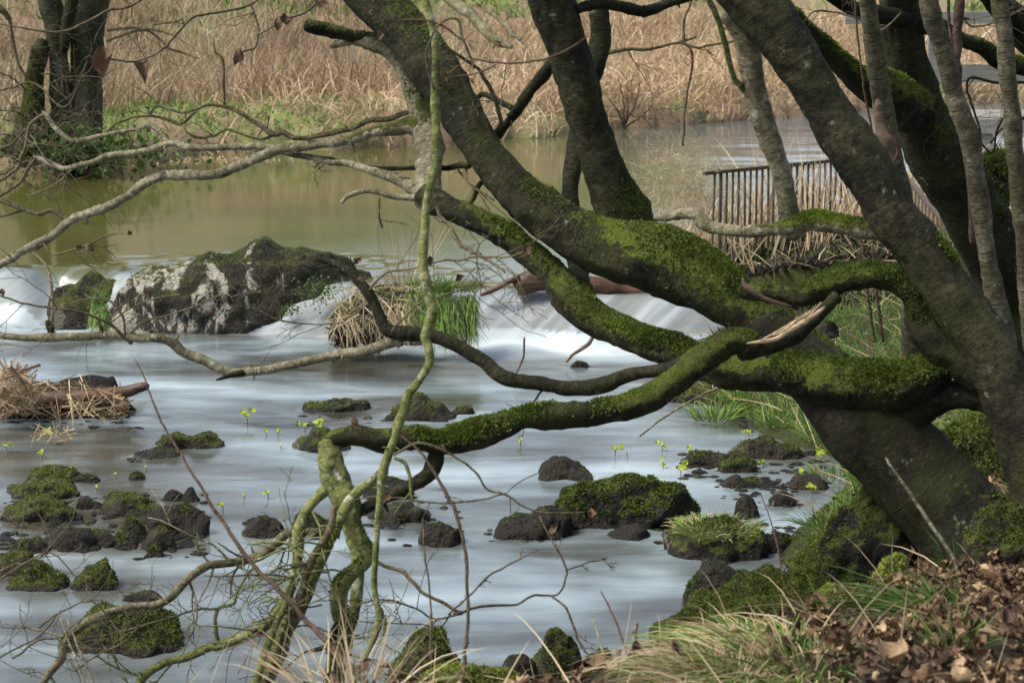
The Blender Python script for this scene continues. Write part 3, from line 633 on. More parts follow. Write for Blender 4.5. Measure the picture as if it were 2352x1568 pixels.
# branches to the left
B(T,[(972,293,44),(940,296,34),(890,299,26),(840,312,23),(790,328,22),(700,337,21),(650,342,21),(600,362,20),(540,388,21),(480,403,20),(420,401,21),(380,402,20),(330,425,22),(290,455,20),(230,480,19),(170,498,20),(120,540,18),(60,573,17),(30,590,15),(0,608,14),(-60,640,12)],6.4,6.9,'pale',[.8,.7,.4,.3,.35,.3,.4,.3,.4,.3],'branch',wob=.5,twigs=3,tl=.1,rough=.14)
B(T,[(640,345,18),(600,337,17),(560,334,17),(480,338,16),(430,336,16),(390,329,16),(330,345,15),(260,358,14),(200,375,13),(150,385,13),(110,370,13),(78,360,9)],6.6,6.9,'pale',.22,'branch',wob=.5,twigs=4,tl=.12)
B(T,[(388,330,13),(370,305,12),(355,290,12),(340,286,10),(325,295,9),(290,300,10),(220,315,11),(185,323,12),(165,322,12),(140,305,12),(118,285,11),(108,268,11),(98,256,5)],6.75,6.9,'pale',.25,'branch',wob=.4,twigs=2,tl=.1)
B(T,[(115,262,9),(98,266,8),(70,285,8),(60,330,8),(50,362,8),(30,395,8),(-10,418,8),(-40,430,8)],6.9,6.95,'twig',.4,'branch',wob=.6,twigs=3,tl=.15)
B(T,[(80,366,9),(62,390,9),(50,415,9),(25,435,8),(-20,460,7)],6.9,6.95,'twig',.4,'branch',twigs=2,tl=.1)
B(T,[(-30,452,9),(10,463,9),(60,484,9),(90,492,10),(115,484,10),(140,495,11),(160,505,14)],6.95,6.88,'twig',.4,'branch')
B(T,[(-20,502,7),(20,493,6),(55,484,6)],6.95,6.93,'twig',.4,'branch')
B(T,[(636,343,12),(660,350,13),(720,364,13),(760,372,14),(800,376,16),(870,395,20),(915,412,25),(950,432,32),(980,450,40)],6.6,6.35,'pale',.35,'branch',wob=.4)
B(T,[(965,255,14),(945,259,13),(890,272,13),(840,280,12),(810,295,12),(770,303,12),(720,316,12),(680,315,12),(650,304,12),(625,305,13),(590,285,10),(555,262,10),(520,247,8),(480,240,7),(450,252,6),(420,258,6),(385,250,5),(360,244,5),(343,262,4)],6.6,6.85,'twig',[.6,.5,.5,.4],'branch',wob=.5,twigs=4,tl=.12)
B(T,[(450,255,6),(415,285,7),(385,274,6),(350,267,5),(305,271,5),(270,283,5),(240,305,5),(190,325,4)],6.8,6.9,'twig',.5,'twig',wob=.6,twigs=4,tl=.15)
B(T,[(516,242,6),(514,200,7),(514,150,7),(506,130,7),(494,120,5),(490,95,3)],6.8,6.8,'twig',.3,'twig',wob=.6)
B(T,[(640,302,8),(600,320,6),(550,306,5),(520,298,5),(490,312,6),(450,316,6),(425,302,4)],6.75,6.8,'twig',.5,'twig',wob=.5,twigs=2,tl=.1)
B(T,[(783,467,9),(800,452,11),(830,440,12),(860,440,12),(900,450,14),(945,457,16),(980,455,25)],6.4,6.32,'pale',.2,'branch',wob=.4)
B(T,[(1085,373,16),(1060,382,15),(1000,386,13),(940,385,11),(900,386,11),(830,384,11),(790,375,9),(760,364,9),(720,360,8),(660,354,7)],6.35,6.6,'bark2',.55,'branch',wob=.5,twigs=2,tl=.08)
B(T,[(1146,308,24),(1160,285,22),(1178,258,23),(1200,228,24),(1222,200,26),(1245,175,28),(1262,152,28),(1290,120,30)],6.35,6.15,'bark2',[.7,.8,.6,.5],'branch',wob=.5,rough=.18)
B(T,[(1182,250,16),(1160,244,13),(1137,230,12),(1114,218,12),(1100,222,12),(1088,240,10)],6.3,6.5,'bark2',.4,'branch',wob=.5)
B(T,[(1153,288,10),(1143,255,10),(1135,220,10),(1115,185,10),(1095,158,8),(1060,132,8),(1030,113,8),(1012,102,6)],6.2,6.0,'twig',.5,'twig',wob=.5,twigs=2,tl=.15)
B(T,[(1122,424,10),(1108,420,11),(1096,432,12),(1088,450,12),(1078,466,11),(1070,474,8)],6.4,6.3,'bark2',.5,'twig',wob=.5)
B(T,[(1052,390,5),(1070,412,6),(1090,432,6),(1110,445,6),(1135,460,4)],6.4,6.2,'twig',.4,'twig',twigs=4,tl=.12)
B(T,[(1000,478,8),(1030,520,8),(1050,555,9),(1075,575,9),(1100,582,8),(1125,600,7),(1160,625,5)],6.2,5.9,'twig',.3,'twig',wob=.8,twigs=5,tl=.15)
B(T,[(870,452,6),(868,480,7),(872,500,7),(878,525,5)],6.35,6.35,'twig',.4,'twig',wob=.8,twigs=2,tl=.1)
B(T,[(1325,22,22),(1345,16,26),(1400,8,26),(1450,16,27),(1490,22,27),(1540,8,22),(1580,-8,20),(1630,-30,18)],6.0,6.2,'bark',.35,'branch',wob=.4)
# right-hand stem
B(T,[(1660,-90,130),(1690,-45,128),(1725,0,125),(1765,50,122),(1805,100,114),(1840,150,102),(1870,200,94),(1898,250,94),(1925,300,98),(1962,350,106),(2000,400,112),(2028,450,108),(2055,500,108),(2095,550,108),(2134,600,110),(2200,700,114),(2270,800,122),(2320,900,130),(2365,1000,145),(2400,1100,175),(2430,1200,210)],5.6,5.25,'bark2',[.15,.1,.15,.2,.3,.15,.15,.25,.2,.1,.1],'stem',rough=.1,fz=1500,wob=.12)
B(T,[(1680,20,50),(1698,60,52),(1714,100,50),(1733,200,45),(1760,300,48),(1780,360,46),(1797,420,44),(1812,500,46),(1822,540,44)],5.65,5.75,'pale',[.1,.1,.1,.2,.3,.5],'limb',wob=.2,fz=200)
B(T,[(1505,505,10),(1520,500,18),(1545,493,20),(1575,488,26),(1600,492,28),(1620,512,28),(1650,526,26),(1720,530,26),(1790,522,32),(1830,512,44),(1870,505,42),(1920,515,42),(1990,524,50),(2060,530,70)],5.85,5.55,'pale',[.1,.1,.2,.1,.1,.1,.6,1.2,1.1,1.0,.8],'limb',wob=.4,fz=2500,rough=.15)
B(T,[(1618,-40,13),(1628,0,13),(1645,30,13),(1655,60,13),(1670,120,13),(1686,170,14),(1698,195,16),(1720,215,18)],5.5,5.7,'alg',.3,'branch',wob=.4,twigs=2,tl=.1)
B(T,[(1700,660,24),(1725,667,34),(1760,672,40),(1800,682,36),(1840,682,42),(1880,665,54),(1920,646,60),(1960,634,62),(2010,630,62),(2060,640,62),(2095,665,62),(2115,705,62),(2120,745,66),(2150,785,74),(2200,820,80),(2260,860,90),(2310,890,90)],5.55,5.35,'bark',[.4,.6,.5,1.1,1.2,1.2,1.1,.5,.1,.1,.2],'limb',wob=.25,fz=6000,rough=.14)
B(T,[(1770,830,80),(1800,845,90),(1850,858,100),(1900,872,108),(1980,885,112),(2060,885,108),(2110,868,96),(2150,845,80),(2190,830,66)],5.6,5.4,'bark',[.8,1.0,1.1,1.1,1.1,1.1,.9],'limb',wob=.2,fz=6000,rough=.14)
B(T,[(2040,950,160),(2110,920,110),(2180,908,74),(2250,912,66),(2310,925,80),(2350,945,90)],5.55,5.3,'bark',.1,'limb',wob=.2,rough=.15)
# broken mossy limb in front, its splintered neck and drooping shoots
B(T,[(1925,680,30),(1895,708,24),(1865,735,32),(1830,765,40),(1790,785,44),(1740,800,46),(1700,805,52)],5.4,5.3,'bark',[.1,.1,.3,.6],'limb',wob=.2,rough=.15)
o,C,Rr=B(T,[(1730,795,40),(1712,785,56),(1680,790,58),(1640,815,58),(1580,850,56),(1530,885,60),(1480,920,58),(1400,940,54),(1340,950,58),(1260,955,58),(1200,962,54),(1130,985,58),(1060,1002,62),(1010,1012,52),(950,1003,50),(880,1010,52),(820,1003,48),(770,1010,46),(745,1035,50)],5.3,5.15,'bark2',[1.2,1.2,1.1,1.1,.9,.4,.35,.5,.55,.5,.5,.6],'limb',wob=.35,fz=7000,rough=.2)
B(T,[(745,1015,40),(752,1050,54),(768,1090,58),(785,1130,56),(800,1165,50),(812,1210,40),(835,1250,36),(845,1280,34),(820,1308,34),(790,1345,36),(782,1390,38),(788,1430,42),(770,1490,42),(760,1560,40),(745,1620,40)],5.15,4.95,'alg',.5,'shoot',wob=.4,fz=900,rough=.16)
B(T,[(795,1150,44),(806,1200,40),(816,1260,30),(820,1330,26),(812,1400,26),(795,1470,26),(780,1540,24),(770,1600,24)],5.2,5.05,'alg',.5,'shoot',wob=.4,fz=400)
B(T,[(1005,1030,38),(995,1065,36),(980,1095,34),(930,1122,32),(880,1143,30),(835,1165,28),(800,1180,26)],5.2,5.1,'bark2',.35,'branch',wob=.4,rough=.16)
B(T,[(748,1125,26),(722,1150,25),(700,1175,26),(688,1215,28),(686,1270,26),(672,1340,26),(645,1395,26),(605,1437,25),(560,1462,23),(500,1485,21),(480,1487,21),(430,1508,18),(380,1520,18),(335,1548,21),(310,1590,22)],5.05,4.9,'alg',.4,'shoot',wob=.4,twigs=8,tl=.2)
B(T,[(780,1225,28),(740,1221,24),(700,1221,22),(660,1224,22),(640,1242,22),(605,1267,24),(580,1280,24),(540,1288,21),(500,1292,20),(475,1297,20),(430,1328,20),(395,1366,20),(365,1386,20),(330,1390,18),(270,1400,18),(215,1418,20),(170,1448,20),(148,1482,22),(138,1515,20),(110,1550,20),(80,1600,20)],5.1,4.85,'pale',[.5,.3,.25,.2,.15,.15],'shoot',wob=.35,twigs=9,tl=.2)
B(T,[(885,1075,14),(850,1105,17),(820,1130,18),(795,1165,19),(775,1215,22),(745,1275,28),(715,1340,32),(690,1395,34),(660,1440,40),(640,1490,42),(615,1540,42),(590,1600,42)],5.05,4.9,'alg',.45,'shoot',wob=.35,fz=500)
B(T,[(770,1160,14),(760,1210,16),(735,1260,18),(705,1310,18),(690,1360,18),(665,1420,18),(645,1480,18),(620,1550,18),(605,1600,18)],4.98,4.88,'twig',.5,'shoot',wob=.5,twigs=4,tl=.15)
B(T,[(700,1290,10),(670,1350,14),(650,1400,16),(625,1450,18),(600,1520,20),(575,1600,22)],4.95,4.85,'alg',.45,'shoot',wob=.5,twigs=5,tl=.2)
B(T,[(505,1475,10),(497,1450,10),(495,1420,9),(500,1400,9),(535,1385,8),(542,1365,7),(560,1330,6),(585,1300,6)],5.0,5.0,'alg',.6,'twig',wob=.5,twigs=3,tl=.15)
B(T,[(500,1397,6),(450,1400,6),(400,1415,5),(330,1435,5),(260,1455,4),(200,1462,3)],5.0,4.95,'twig',.3,'twig',wob=.8,twigs=3,tl=.1)
# middle pale branch and its long arm over the water
B(T,[(1620,815,40),(1570,833,36),(1530,848,34),(1450,862,33),(1390,882,34),(1310,892,34),(1260,888,34),(1200,876,34),(1150,855,34),(1110,828,34),(1060,803,32),(1010,782,30),(960,770,34),(915,768,38),(885,758,32),(868,725,28),(855,695,26),(845,670,26),(825,645,22),(800,620,19),(770,603,17),(730,592,13)],5.55,5.85,'bark2',[.5,.3,.3,.2,.2,.2,.2,.3,.2],'branch',wob=.4,twigs=4,tl=.12,rough=.14)
B(T,[(925,772,36),(890,789,26),(840,803,23),(780,815,22),(700,832,22),(640,842,22),(580,855,22),(540,860,22),(515,852,22),(480,835,22),(450,820,22),(415,803,22),(390,785,22),(350,778,20),(300,775,20),(230,772,20),(180,772,20),(120,776,21),(60,778,18),(20,774,15),(-40,765,12)],5.8,5.95,'pale',[.2,.2,.15,.15,.2,.25,.2,.2],'branch',wob=.45,rough=.12)
B(T,[(560,852,16),(530,862,12),(510,868,8),(497,872,4)],5.85,5.8,'bark2',.2,'twig')
B(T,[(122,770,16),(115,752,14),(112,742,14),(108,738,10)],5.94,5.94,'bark',.3,'twig',rough=.4)
B(T,[(122,755,7),(120,700,7),(119,660,7),(112,625,7),(98,598,7),(75,580,7)],5.94,6.4,'twig',.4,'twig',wob=.4)
B(T,[(302,787,10),(275,765,8),(250,742,7),(205,722,6),(160,712,6),(110,706,5),(60,698,5),(10,682,4),(-20,670,4)],5.9,5.8,'twig',.3,'twig',wob=.5,twigs=5,tl=.2)
B(T,[(255,740,4),(300,708,4),(360,685,4),(415,676,3)],5.85,5.8,'twig',.2,'twig',wob=.5,twigs=2,tl=.1)
B(T,[(300,765,5),(330,738,4),(390,722,4),(450,702,4),(500,680,4),(525,677,3),(537,692,2)],5.9,5.7,'twig',.2,'twig',wob=.5,twigs=2,tl=.1)
B(T,[(290,770,6),(285,735,6),(270,705,6),(245,688,5),(200,686,4),(150,700,4)],5.9,5.9,'twig',.3,'twig',wob=.6,twigs=2,tl=.1)
B(T,[(790,740,4),(740,745,4),(690,742,4),(640,735,5),(610,720,4),(570,700,3)],5.6,5.6,'twig',.1,'twig',wob=.6,twigs=5,tl=.2)
B(T,[(845,668,6),(870,640,5),(900,622,5),(960,615,5),(1010,600,5),(1050,598,5),(1100,590,5),(1160,590,4),(1215,575,4)],5.8,5.6,'twig',.1,'twig',wob=.7,twigs=9,tl=.22)
B(T,[(900,760,5),(960,700,5),(1010,680,5),(1060,665,4),(1110,650,4)],5.7,5.6,'twig',.1,'twig',wob=.7,twigs=6,tl=.2)
B(T,[(100,560,5),(120,583,5),(160,576,5),(200,562,5),(235,545,4),(270,537,3),(300,535,3)],6.8,6.7,'twig',.1,'twig',wob=.4,twigs=4,tl=.15)
# twigs reaching over the foreground water
B(T,[(866,1290,10),(885,1300,9),(917,1308,10),(935,1322,9),(951,1338,9),(970,1360,8),(1000,1375,8),(1024,1388,8),(1045,1402,8),(1061,1407,9)],5.0,4.9,'twig',.4,'twig',wob=.5)
B(T,[(1040,1408,6),(1061,1405,8),(1085,1398,7),(1120,1390,7),(1180,1388,6),(1215,1372,6),(1240,1365,6),(1270,1368,5),(1292,1352,5),(1300,1330,5),(1302,1310,5),(1290,1280,5),(1275,1255,4),(1262,1230,4),(1240,1185,4)],4.9,4.95,'twig',.25,'twig',wob=.7,twigs=2,tl=.06)
B(T,[(1030,1410,5),(1060,1385,5),(1090,1355,5),(1120,1325,5),(1160,1300,5),(1200,1280,4),(1235,1262,3)],4.9,4.9,'twig',.1,'twig',wob=.7,twigs=3,tl=.06)
B(T,[(1265,1368,5),(1300,1395,6),(1318,1440,6),(1330,1475,6),(1360,1510,6),(1400,1540,5)],4.9,4.8,'twig',.3,'twig',wob=.7,twigs=1,tl=.05)
B(T,[(1300,1310,4),(1330,1298,4),(1360,1288,4),(1392,1283,3)],4.95,5.0,'twig',.1,'twig',wob=.7,twigs=3,tl=.03)
B(T,[(905,1045,7),(950,1018,7),(985,1022,7),(1030,1040,6),(1060,1058,6),(1095,1085,6),(1115,1120,6),(1145,1130,6),(1170,1140,6),(1200,1162,5),(1240,1175,5),(1290,1178,4),(1340,1176,4)],5.0,5.0,'twig',.2,'twig',wob=.5,twigs=2,tl=.06)
B(T,[(1160,1133,4),(1110,1146,5),(1060,1152,5),(1020,1155,5),(960,1150,5),(930,1145,5),(860,1140,4),(800,1150,3)],5.0,5.0,'twig',.2,'twig',wob=.5,twigs=3,tl=.06)
B(T,[(1160,1135,3),(1185,1112,3),(1215,1095,3),(1250,1082,2)],5.0,5.0,'twig',.1,'twig',wob=.5)
B(T,[(905,1050,7),(925,1060,9),(938,1090,9),(945,1130,8),(950,1148,6)],5.0,5.0,'alg',.3,'twig',wob=.5,twigs=2,tl=.06)
B(T,[(1060,1410,5),(1000,1420,5),(960,1400,5),(900,1378,5),(850,1380,5),(800,1395,4)],4.9,4.85,'twig',.2,'twig',wob=.6,twigs=6,tl=.12)
B(T,[(1035,1410,5),(1010,1440,4),(960,1432,4),(880,1430,4),(820,1425,4)],4.9,4.85,'twig',.2,'twig',wob=.6,twigs=4,tl=.1)
rt=np.random.default_rng(55)
for k in range(14):
    u0=rt.uniform(560,860); v0=rt.uniform(1240,1500); a=rt.uniform(-.9,.9); L=rt.uniform(90,240); sg=rt.choice([-1,1])
    B(T,[(u0,v0,5),(u0+sg*L*.4,v0-L*.15*a-10,5),(u0+sg*L*.75,v0-L*.4*a,4),(u0+sg*L,v0-L*.5*a+rt.uniform(-20,20),2.5)],4.95,4.85,'twig' if k%2 else 'alg',.2,'twig',wob=.8,twigs=3,tl=.14)
for k,(u,v) in enumerate([(20,1300),(60,1290),(30,1490),(90,1470),(150,1400),(230,1500)]):
    B(T,[(u-60,v+40,6),(u,v,5),(u+60,v-10*(k%3)-10,4),(u+110,v+(-60,30,-90)[k%3],3)],4.8,4.8,'twig',.2,'twig',wob=.8,twigs=4,tl=.14)
# splintered pale wood
def strip(parent,pts,Y,name,mat,thick=.5,label=None):
    C,R=trace(pts,Y,Y,.3,3); V,F,F3,bc,ms,dr=tube(C,R,10,0,.25,4); V=V.copy()
    cen=np.vstack([np.repeat(C,10,0),C[:1],C[-1:]]); V[:,1]=cen[:,1]+(V[:,1]-cen[:,1])*thick
    o=MB().add(V,F4=F,F3=F3).build(name,M[mat],parent); 
    if label: o['label']=label
    return o
strip(T,[(1715,788,3),(1740,786,8),(1780,780,10),(1810,762,12),(1850,738,13),(1885,712,8),(1895,704,2)],5.24,'splinter','wood',label='pale freshly split wood of the broken limb')
for q_ in range(7):
    strip(T,[(1740+q_*18,786-q_*9,2),(1760+q_*18,776-q_*10,5),(1785+q_*17,760-q_*11,1)],5.225,'splinter','wood',.6)
strip(T,[(1775,770,3),(1800,760,6),(1825,740,5),(1830,726,1)],5.22,'splinter','wood')
strip(T,[(1705,638,4),(1712,655,12),(1730,672,12),(1760,688,10),(1800,700,8),(1820,703,2)],5.5,'splinter','stub',label='reddish torn underside of the broken mossy limb')
for (u,v,wp,Y,t) in [(988,600,22,5.6,.2),(820,600,24,5.75,.2),(1055,640,22,5.6,.25),(1212,575,26,5.5,.3),(815,970,32,5.05,.62),(885,1140,34,4.95,.3),(1355,1178,22,5.0,.75),(595,1452,34,4.9,.35),(1272,1215,26,4.95,.5),(488,712,20,5.7,.3),(340,672,24,5.85,.3),(235,758,16,5.9,.3),(300,535,14,6.7,.3),(205,568,22,6.7,.3),(185,572,20,6.7,.2),(78,350,14,6.9,.4),(5,668,18,5.8,.2),(873,85,26,6.2,.45),(700,592,16,5.8,.35),(828,640,16,5.75,.3)]:
    leaf(T,u,v,wp,Y,t)
# hanging pale branch
HB=empty('hanging_branch',at(1000,-20,4.95),'long pale green branch hanging down from above in front of the tree','branch')
B(HB,[(955,-60,20),(968,-20,20),(985,30,18),(996,80,18),(1002,130,18),(1003,180,20),(1003,240,20),(1004,285,20),(1004,315,24),(1000,370,20),(994,415,20),(985,450,20),(976,500,20),(973,550,20),(974,610,21),(980,640,24),(988,680,25),(992,715,25),(986,745,23),(978,768,22),(984,795,20),(986,822,20),(972,855,19),(955,882,19),(938,905,21),(925,940,21),(912,980,20),(905,1015,20),(890,1055,22),(879,1090,20),(874,1130,17),(870,1180,16),(867,1230,17),(863,1290,16),(858,1340,15),(868,1385,15),(872,1410,19),(862,1450,17),(845,1490,14),(825,1540,12),(800,1600,10)],4.95,4.75,'alg',[.25,.05,.05,.1,.05,.2,.3,.2,.15,.3,.3,.2,.2,.1,.3,.3],'branch',seg=16,wob=.35,rough=.12)
B(HB,[(998,205,7),(980,150,5),(985,100,5),(1005,60,6),(1035,42,6),(1055,50,7),(1063,90,7),(1080,130,6),(1088,158,5)],4.9,4.9,'twig',.1,'twig',wob=.4,twigs=2,tl=.1)
B(HB,[(1010,200,6),(1040,178,5),(1090,170,4),(1140,150,4)],4.92,4.85,'redtwig',0,'twig',wob=.6,twigs=3,tl=.08)
B(HB,[(916,48,3),(940,46,5),(990,50,5),(1030,68,5),(1060,92,4)],4.9,4.9,'redtwig',0,'twig',wob=.5)
B(HB,[(1085,135,5),(1130,143,5),(1175,147,5),(1220,142,5),(1270,130,5),(1320,105,4),(1350,82,3)],4.9,4.85,'redtwig',0,'twig',wob=.5)
leaf(HB,968,52,18,4.9,.45)
B(HB,[(880,1412,10),(884,1435,8),(880,1460,5)],4.8,4.78,'alg',.3,'twig')
# ---------------------------------------------------------------- other trees
T2=empty('mossy_tree',at(2390,840,9.0),'thick dark tree with moss patches standing behind the pale saplings at right','tree')
B(T2,[(2062,-60,88),(2068,0,90),(2073,60,91),(2082,130,97),(2095,200,108),(2112,260,120),(2135,320,132),(2165,380,136),(2205,440,140),(2245,510,146),(2295,600,148),(2345,700,152),(2395,800,175),(2430,900,230)],8.3,9.0,'bark2',[.3,.3,.4,.6,.7,.5,.4,.3,.2],'trunk',fz=4000,rough=.12,wob=.15,fs=.016)
B(T2,[(2100,270,110),(2060,235,100),(2010,205,78),(1970,185,58),(1935,150,46),(1900,112,40),(1860,75,36),(1820,30,34)],8.45,8.0,'bark',[.9,1.2,1.2,1.0,.8],'limb',fz=4500,rough=.14,wob=.3,fs=.018)
B(T2,[(2080,45,40),(2020,38,40),(1980,25,36),(1930,0,34),(1870,-35,34)],8.3,8.0,'bark',.2,'limb',wob=.3)
B(T2,[(2100,60,40),(2160,60,34),(2210,88,33),(2255,105,34),(2290,128,38),(2330,142,40),(2400,165,44)],8.35,8.6,'bark',[.1,.5,.6,.6],'limb',wob=.4,fz=500)
B(T2,[(2240,-40,40),(2285,0,48),(2325,40,62),(2370,85,80),(2420,130,90)],8.5,8.9,'bark',.2,'limb',wob=.3)
B(T2,[(2260,480,110),(2285,400,90),(2300,380,70),(2318,395,60)],8.8,8.7,'bark2',1.2,'root_flare',fz=2500,fs=.02)
B(T2,[(2400,195,8),(2352,190,7),(2290,190,7),(2235,178,7),(2222,192,7),(2226,225,6),(2238,260,6),(2250,300,6),(2255,330,5),(2280,350,5),(2290,300,5),(2310,260,4)],8.0,8.0,'bark',.2,'twig',wob=.5,twigs=6,tl=.3)
B(T2,[(2352,270,8),(2330,285,7),(2300,298,5),(2275,330,5)],8.1,8.1,'bark',.2,'twig',wob=.5,twigs=3,tl=.2)
B(T2,[(2070,30,4),(2020,70,4),(1960,40,4),(1880,25,4),(1850,45,3)],8.0,8.0,'twig',.1,'twig',wob=.5,twigs=8,tl=.35)
B(T2,[(2200,20,5),(2230,60,5),(2290,50,4),(2350,20,4)],8.0,8.0,'twig',.1,'twig',wob=.5,twigs=10,tl=.35)
S2=empty('birch_sapling',at(2100,835,8.4),'pale ringed sapling with torn bark where the reddish wood shows','sapling')
B(S2,[(1985,-60,38),(1990,0,39),(1999,60,39),(2008,120,40),(2020,200,41),(2030,270,42),(2046,340,44),(2062,400,42),(2078,470,40),(2092,560,44),(2097,640,48),(2096,720,48),(2099,790,52),(2103,850,62)],7.7,8.4,'birch',.05,'stem',wob=.15,rough=.05)
strip(S2,[(2014,228,6),(2018,244,20),(2020,265,22),(2024,300,26),(2034,335,30),(2048,360,18),(2054,392,6)],7.72,'torn_bark','stub',.6,'dull brown torn flap of bark')
strip(S2,[(2040,290,3),(2052,318,7),(2062,340,9),(2060,360,8),(2052,372,3)],7.66,'torn_edge','log',.5)
S3=empty('pale_sapling',at(2330,900,7.6),'smooth pale grey sapling with a bend, second from the right edge','sapling')
B(S3,[(2126,-60,40),(2134,0,40),(2150,70,42),(2170,130,44),(2188,200,40),(2205,250,42),(2221,300,44),(2238,400,44),(2255,500,44),(2271,600,42),(2288,700,44),(2310,800,46),(2335,900,52)],7.4,7.6,'birch',.05,'stem',wob=.2,rough=.05)
S4=empty('pale_sapling',at(2370,800,7.7),'rightmost pale sapling, upright along the right edge of the photo','sapling')
B(S4,[(2292,-60,38),(2297,0,38),(2308,100,37),(2318,200,37),(2327,300,38),(2338,400,39),(2348,500,40),(2358,650,42),(2370,800,46)],7.6,7.7,'birch',.05,'stem',wob=.2,rough=.05)
S5=empty('thin_sapling',at(2232,560,8.0),'thin brown stem rising between the two pale saplings at right','sapling')
B(S5,[(2206,-60,21),(2204,0,21),(2200,60,21),(2198,120,20),(2199,165,18),(2206,230,14),(2216,300,13),(2226,420,12),(2234,560,14)],7.9,8.0,'redtwig',.05,'stem',wob=.2)
B(S5,[(2177,-60,7),(2178,0,7),(2181,60,7),(2192,130,8),(2205,200,9),(2215,280,9)],7.9,7.95,'redtwig',0,'twig',wob=.3)
S6=empty('thin_whip',at(2010,300,7.6),'thin reddish whip hanging just left of the torn-bark sapling','twig')
B(S6,[(1963,-20,5),(1968,60,5),(1975,130,5),(1984,200,5),(1993,250,6),(2003,300,5)],7.6,7.6,'redtwig',0,'stem',wob=.4)
# far left tree
T3=empty('old_tree',at(160,330,19.2),'stout twin-stemmed old tree on the far bank at upper left','tree')
B(T3,[(215,-60,86),(208,0,86),(200,60,84),(202,130,84),(203,200,82),(200,250,84),(193,300,92),(185,340,120),(180,370,150)],19.2,19.1,'beech',[.2,.1,.15,.1,.1,.2],'trunk',seg=28,fz=500,fs=.04,wob=.3,rough=.18)
B(T3,[(95,-60,50),(112,0,52),(128,60,50),(132,130,44),(138,200,50),(140,260,60),(140,310,80),(145,360,110)],19.0,19.1,'beech',[.3,.2,.3,.2],'trunk',seg=24,wob=.3,rough=.2)
B(T3,[(170,-60,30),(163,-10,32),(157,30,30),(150,80,24),(150,115,20)],18.8,18.9,'bark',.4,'limb',wob=.3)
B(T3,[(100,90,18),(92,140,40),(82,200,46),(76,260,52),(72,300,70),(68,350,110)],19.0,18.9,'bark2',[.5,.9,.8,.7,.6],'trunk',seg=24,fz=2500,fs=.045,wob=.3,rough=.3)
B(T3,[(30,0,14),(40,-30,16)],19,19,'bark',.6,'limb')
B(T3,[(245,72,6),(290,64,7),(330,66,6),(370,72,6),(395,80,5)],18.9,18.8,'twig',.5,'branch',wob=.5,twigs=4,tl=.5)
B(T3,[(245,95,6),(290,78,6),(335,70,6),(365,90,6),(390,112,6),(430,125,5),(458,136,3)],18.9,18.8,'twig',.5,'branch',wob=.5,twigs=4,tl=.5)
B(T3,[(60,175,6),(40,140,6),(25,60,8),(15,30,14),(-10,10,18)],18.9,18.8,'twig',.5,'branch',wob=.5,twigs=6,tl=.7)
for k in range(8):
    rr_=np.random.default_rng(k+900); u=rr_.uniform(60,245); v=rr_.uniform(200,330)
    B(T3,[(u,v,5),(u-40,v-30,4),(u-90,v-20-30*rr_.random(),3)],18.7,18.4,'twig',.4,'twig',wob=.8,twigs=5,tl=.6)
# small trees / snags on the far bank
FS=empty('lichen_snag',at(1165,105,26),'pale lichened dead stem slanting down the far bank between the two big limbs','dead tree')
B(FS,[(980,-40,20),(1020,-5,22),(1055,18,22),(1085,42,22),(1115,70,22),(1135,90,20),(1150,102,18),(1175,108,10)],27,26,'pale',.2,'trunk',wob=.5,rough=.2,twigs=4,tl=.8)
B(FS,[(1118,22,9),(1140,40,9),(1165,62,10),(1178,80,10),(1195,92,9)],26.5,26,'pale',.3,'branch',wob=.6,twigs=6,tl=.8)
FS2=empty('bare_shrub',at(1430,290,23.6),'small bare shrub leaning at the far waterline','shrub')
for k,(u,v) in enumerate([(1420,180),(1440,215),(1470,190),(1400,230),(1500,240)]):
    B(FS2,[(1430,295,5),((1430+u)/2+8,(295+v)/2,4),(u,v,2)],23.6,23.4,'twig',.1,'branch',wob=.9,twigs=6,tl=.5)
# overhead twigs entering from the top
TW=empty('hanging_twig',at(600,-20,7.0),'thin bare twig from above carrying two large dangling brown leaves','twig')
B(TW,[(620,-40,5),(585,5,6),(540,22,6),(490,30,6),(450,38,6),(430,52,6),(400,85,6),(380,108,6),(350,128,5),(310,141,5),(280,140,5),(240,134,4)],7.0,6.8,'twig',0,'twig',wob=.4,twigs=1,tl=.1)
B(TW,[(575,5,6),(590,50,6),(592,80,6),(585,110,6),(560,117,5),(535,135,4)],7.0,6.9,'twig',0,'twig',wob=.5,twigs=2,tl=.12)
B(TW,[(770,-40,5),(735,0,5),(700,30,5),(660,42,4),(640,55,4),(590,80,4)],7.0,6.9,'twig',0,'twig',wob=.5,twigs=1,tl=.1)
B(TW,[(420,45,4),(390,52,5),(350,57,4)],6.9,6.9,'twig',0,'twig')
leaf(TW,236,154,64,6.8,.45,seed=3); leaf(TW,333,164,54,6.8,.4,seed=9); leaf(TW,545,131,34,6.9,.25); leaf(TW,636,55,26,6.9,.25); leaf(TW,655,46,28,6.9,.3); leaf(TW,742,6,30,6.9,.25)
TW2=empty('hanging_twig',at(330,-20,6.6),'thin bare twig crossing the old tree near its top left','twig')
B(TW2,[(370,-40,5),(325,0,5),(290,18,6),(250,24,6),(200,50,6),(160,68,6),(120,74,6),(60,66,5),(0,55,4),(-30,50,4)],6.6,6.6,'twig',0,'twig',wob=.4,twigs=5,tl=.25)
TW3=empty('hanging_twig',at(1570,-20,9),'thin knotty green twig dangling over the far water right of the upright limb','twig')
B(TW3,[(1602,-40,5),(1585,10,6),(1574,40,6),(1568,70,7),(1572,100,7),(1588,115,7),(1589,150,6),(1580,200,6),(1572,250,6),(1570,300,6),(1568,335,5)],9,9,'twig',.5,'twig',wob=.6,twigs=2,tl=.12)
